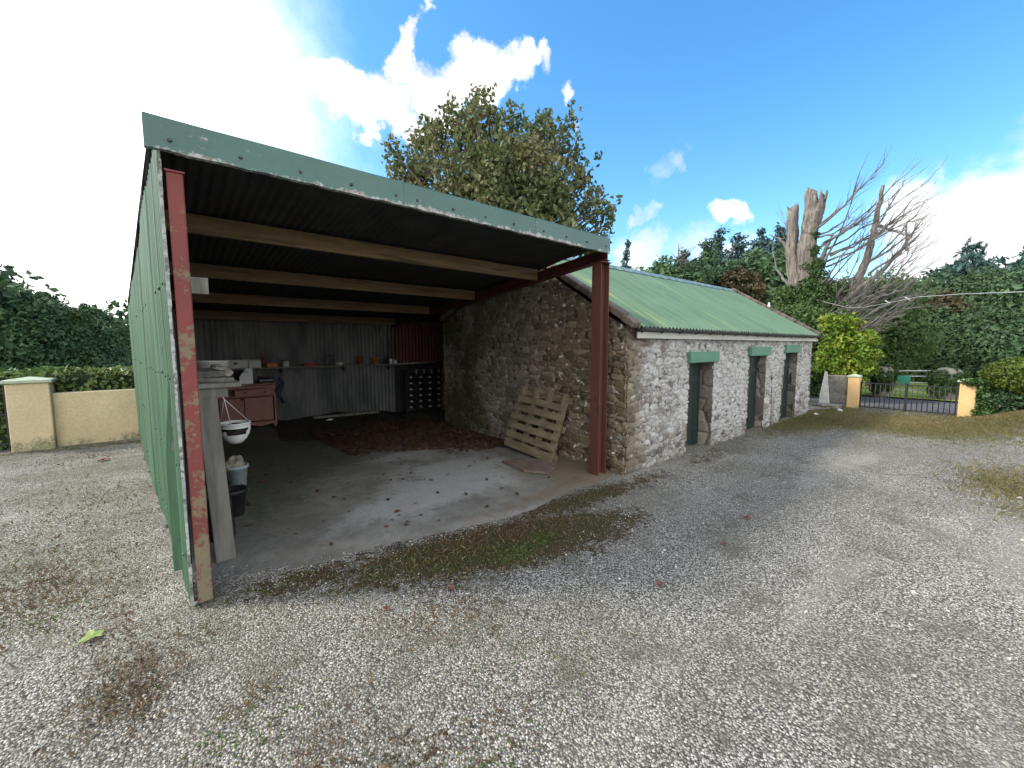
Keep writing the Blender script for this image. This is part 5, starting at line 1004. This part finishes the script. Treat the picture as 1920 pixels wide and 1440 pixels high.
def scatter(gs, n, seed):
    g = np.random.default_rng(seed); out = []
    for cx_, cy_, rx, ry, k in gs: m = int(n*k); p = g.normal(size=(m,2))*.6; out.append(np.stack([cx_+p[:,0]*rx, cy_+p[:,1]*ry], -1))
    p = np.concatenate(out); ok = ~((p[:,0] > GX-.1) & (p[:,0] < EX) & (p[:,1] > GY-.03)) & ~((p[:,0] > -.05) & (p[:,0] < 4.7) & (p[:,1] > np.interp(p[:,0], [.1,.9,1.8,2.9,4.4], [3.9,3.55,3.28,3.08,3.28])))
    p = p[ok]; return np.stack([p[:,0], p[:,1], ground_z(p[:,0], p[:,1])-.003], -1)
blades(scatter([(12.7,1.4,1.9,2.2,1),(11.4,2.8,1.6,.5,.5),(14.2,-1.6,1.8,2.4,1.2),(13.9,2.9,.7,.4,.15),(8.0,-.1,1.1,.5,.15),(14.5,0.1,.5,.5,.2)], 16000, 1), .045, L['straw'], 'dry_grass', 1, 'dry short grass spreading over the far end of the yard and the bank', 'grass', .7)
blades(scatter([(2.2,2.75,1.3,.3,1),(1.4,2.95,.7,.25,.5),(.5,3.3,.4,.2,.1),(.15,3.0,.3,.15,.05),(3.4,3.0,.8,.2,.2),(-1.4,10.3,1.4,.15,.3),(-.9,5,.6,1.2,.12),(10,2.95,2.3,.2,.4)], 1500, 2), .028, L['mossy'], 'green_grass', 2, 'short green grass and moss along the edge of the concrete floor', 'grass', .5)
P_ = scatter([(2.15,2.55,.22,.16,1),(2.5,2.6,.2,.12,.5),(.8,1.25,.25,.12,.4),(-.7,3.9,.2,.2,.3),(-.85,4.9,.5,.7,.6),(.2,2.1,.3,.2,.3),(1.5,1.6,.6,.3,.3),(3.1,2.5,.3,.2,.2)], 700, 3)
V_, F_ = leaves(P_+np.array([0,0,.008]), .012, N=np.tile([0,0,1.],(len(P_),1)), bias=.6, seed=6); tag(npmesh('low_weeds', V_, F_, L['weed']), 'small bright weeds growing through the gravel', 'weeds', kind='stuff')
P_ = scatter([(-.75,4.3,.4,.6,1),(-.9,6.3,.7,1.2,1.2),(-.25,2.75,.2,.3,.7),(-1.1,9.3,.8,.5,.8),(1.3,2.25,.5,.25,.6),(.35,1.7,.3,.25,.5),(2.6,2.9,.6,.25,.8),(.95,1.35,.3,.15,.4),(-.35,3.5,.15,.5,.5),(12.2,2.9,.8,.2,.5)], 900, 4); P_[:,2] += .02*RNG.random(len(P_))
P_ = P_[::2]; V_, F_ = leaves(P_, .013, bias=0, seed=7, elong=2.4); tag(npmesh('dried_weeds', V_, F_, L['reddry']), 'dried reddish weeds and leaf crumbs scattered on the gravel', 'weeds', kind='stuff')
blades(scatter([(-.75,4.3,.4,.6,1),(-.9,6.3,.7,1.2,1.),(-.25,2.75,.25,.3,.8),(1.3,2.25,.5,.25,.5),(.35,1.7,.3,.25,.5),(2.0,2.9,1.0,.25,1.2),(.2,2.3,.15,.1,.3),(6.5,3.0,1.2,.12,.3)], 420, 14), .042, L['stalk'], 'dry_stalks', 14, 'dry stalks and straw sticking up through the gravel', 'weeds', .3)
def star_leaf(name, c, size, rot, mat, label, lobes=5, group=None):
    m = MB(); V_ = [(0,0,.012)]; n_ = lobes*4
    for i in range(n_):
        a = 2*math.pi*i/n_; r_ = size*(.5,.40,.30,.40)[i%4]*(1.0 if i not in (2*lobes,) else .8); z = .012+.02*math.sin(a*2)*r_/size; V_.append((r_*math.cos(a)*(1+.12*math.sin(i*2.3)), r_*math.sin(a)*.92, max(.004, z+.1*size*(abs(math.sin(a))**2))))
    m.add(V_, [(0, i+1, (i+1)%n_+1) for i in range(n_)]); m.tube([(0,0,.012),(-size*.35,.01,.01),(-size*.75,.03,.006)], .002, 5)
    mz = Matrix.Rotation(rot,4,'Z'); o = m.build(name, mat); o.data.transform(mz); o.location = (c[0],c[1],float(ground_z(np.array([c[0]]),np.array([c[1]]))[0])+.008); return tag(o, label, 'leaf', group)
star_leaf('maple_leaf', (-.45,3.42), .125, .6, nm('yellow_green_leaf', (.17,.25,.05), (.27,.32,.10), 30, .5, .1), 'fresh yellow-green maple leaf lying on the gravel at the left')
rm = nm('red_brown_leaf', (.10,.035,.022), (.16,.06,.035), 30, .7, .2)
for k, (px__, py__, s, l) in enumerate(((1238,1096,.07,'small red-brown fallen leaf on the gravel in the shadow, farthest right of the near leaves'),(726,1147,.06,'small reddish fallen leaf on the gravel below the left end of the mossy strip'),(845,1110,.07,'faded red leaf and stalk on the gravel just below the green grass patch'),(1358,1020,.06,'small russet leaf on the gravel out in front of the first doorway'),(1400,975,.09,'brown curled leaf on the gravel in front of the doorways'),(195,865,.16,'large brown curled dead leaf on the gravel in front of the garden wall'))):
    d = ray(px__, py__); t_ = -CH/d[2]; star_leaf('fallen_leaf', (t_*d[0], t_*d[1]), s, k*1.3, rm, l)
for o in bpy.data.objects:
    if o.type == 'MESH' and o.data.users > 1: pass
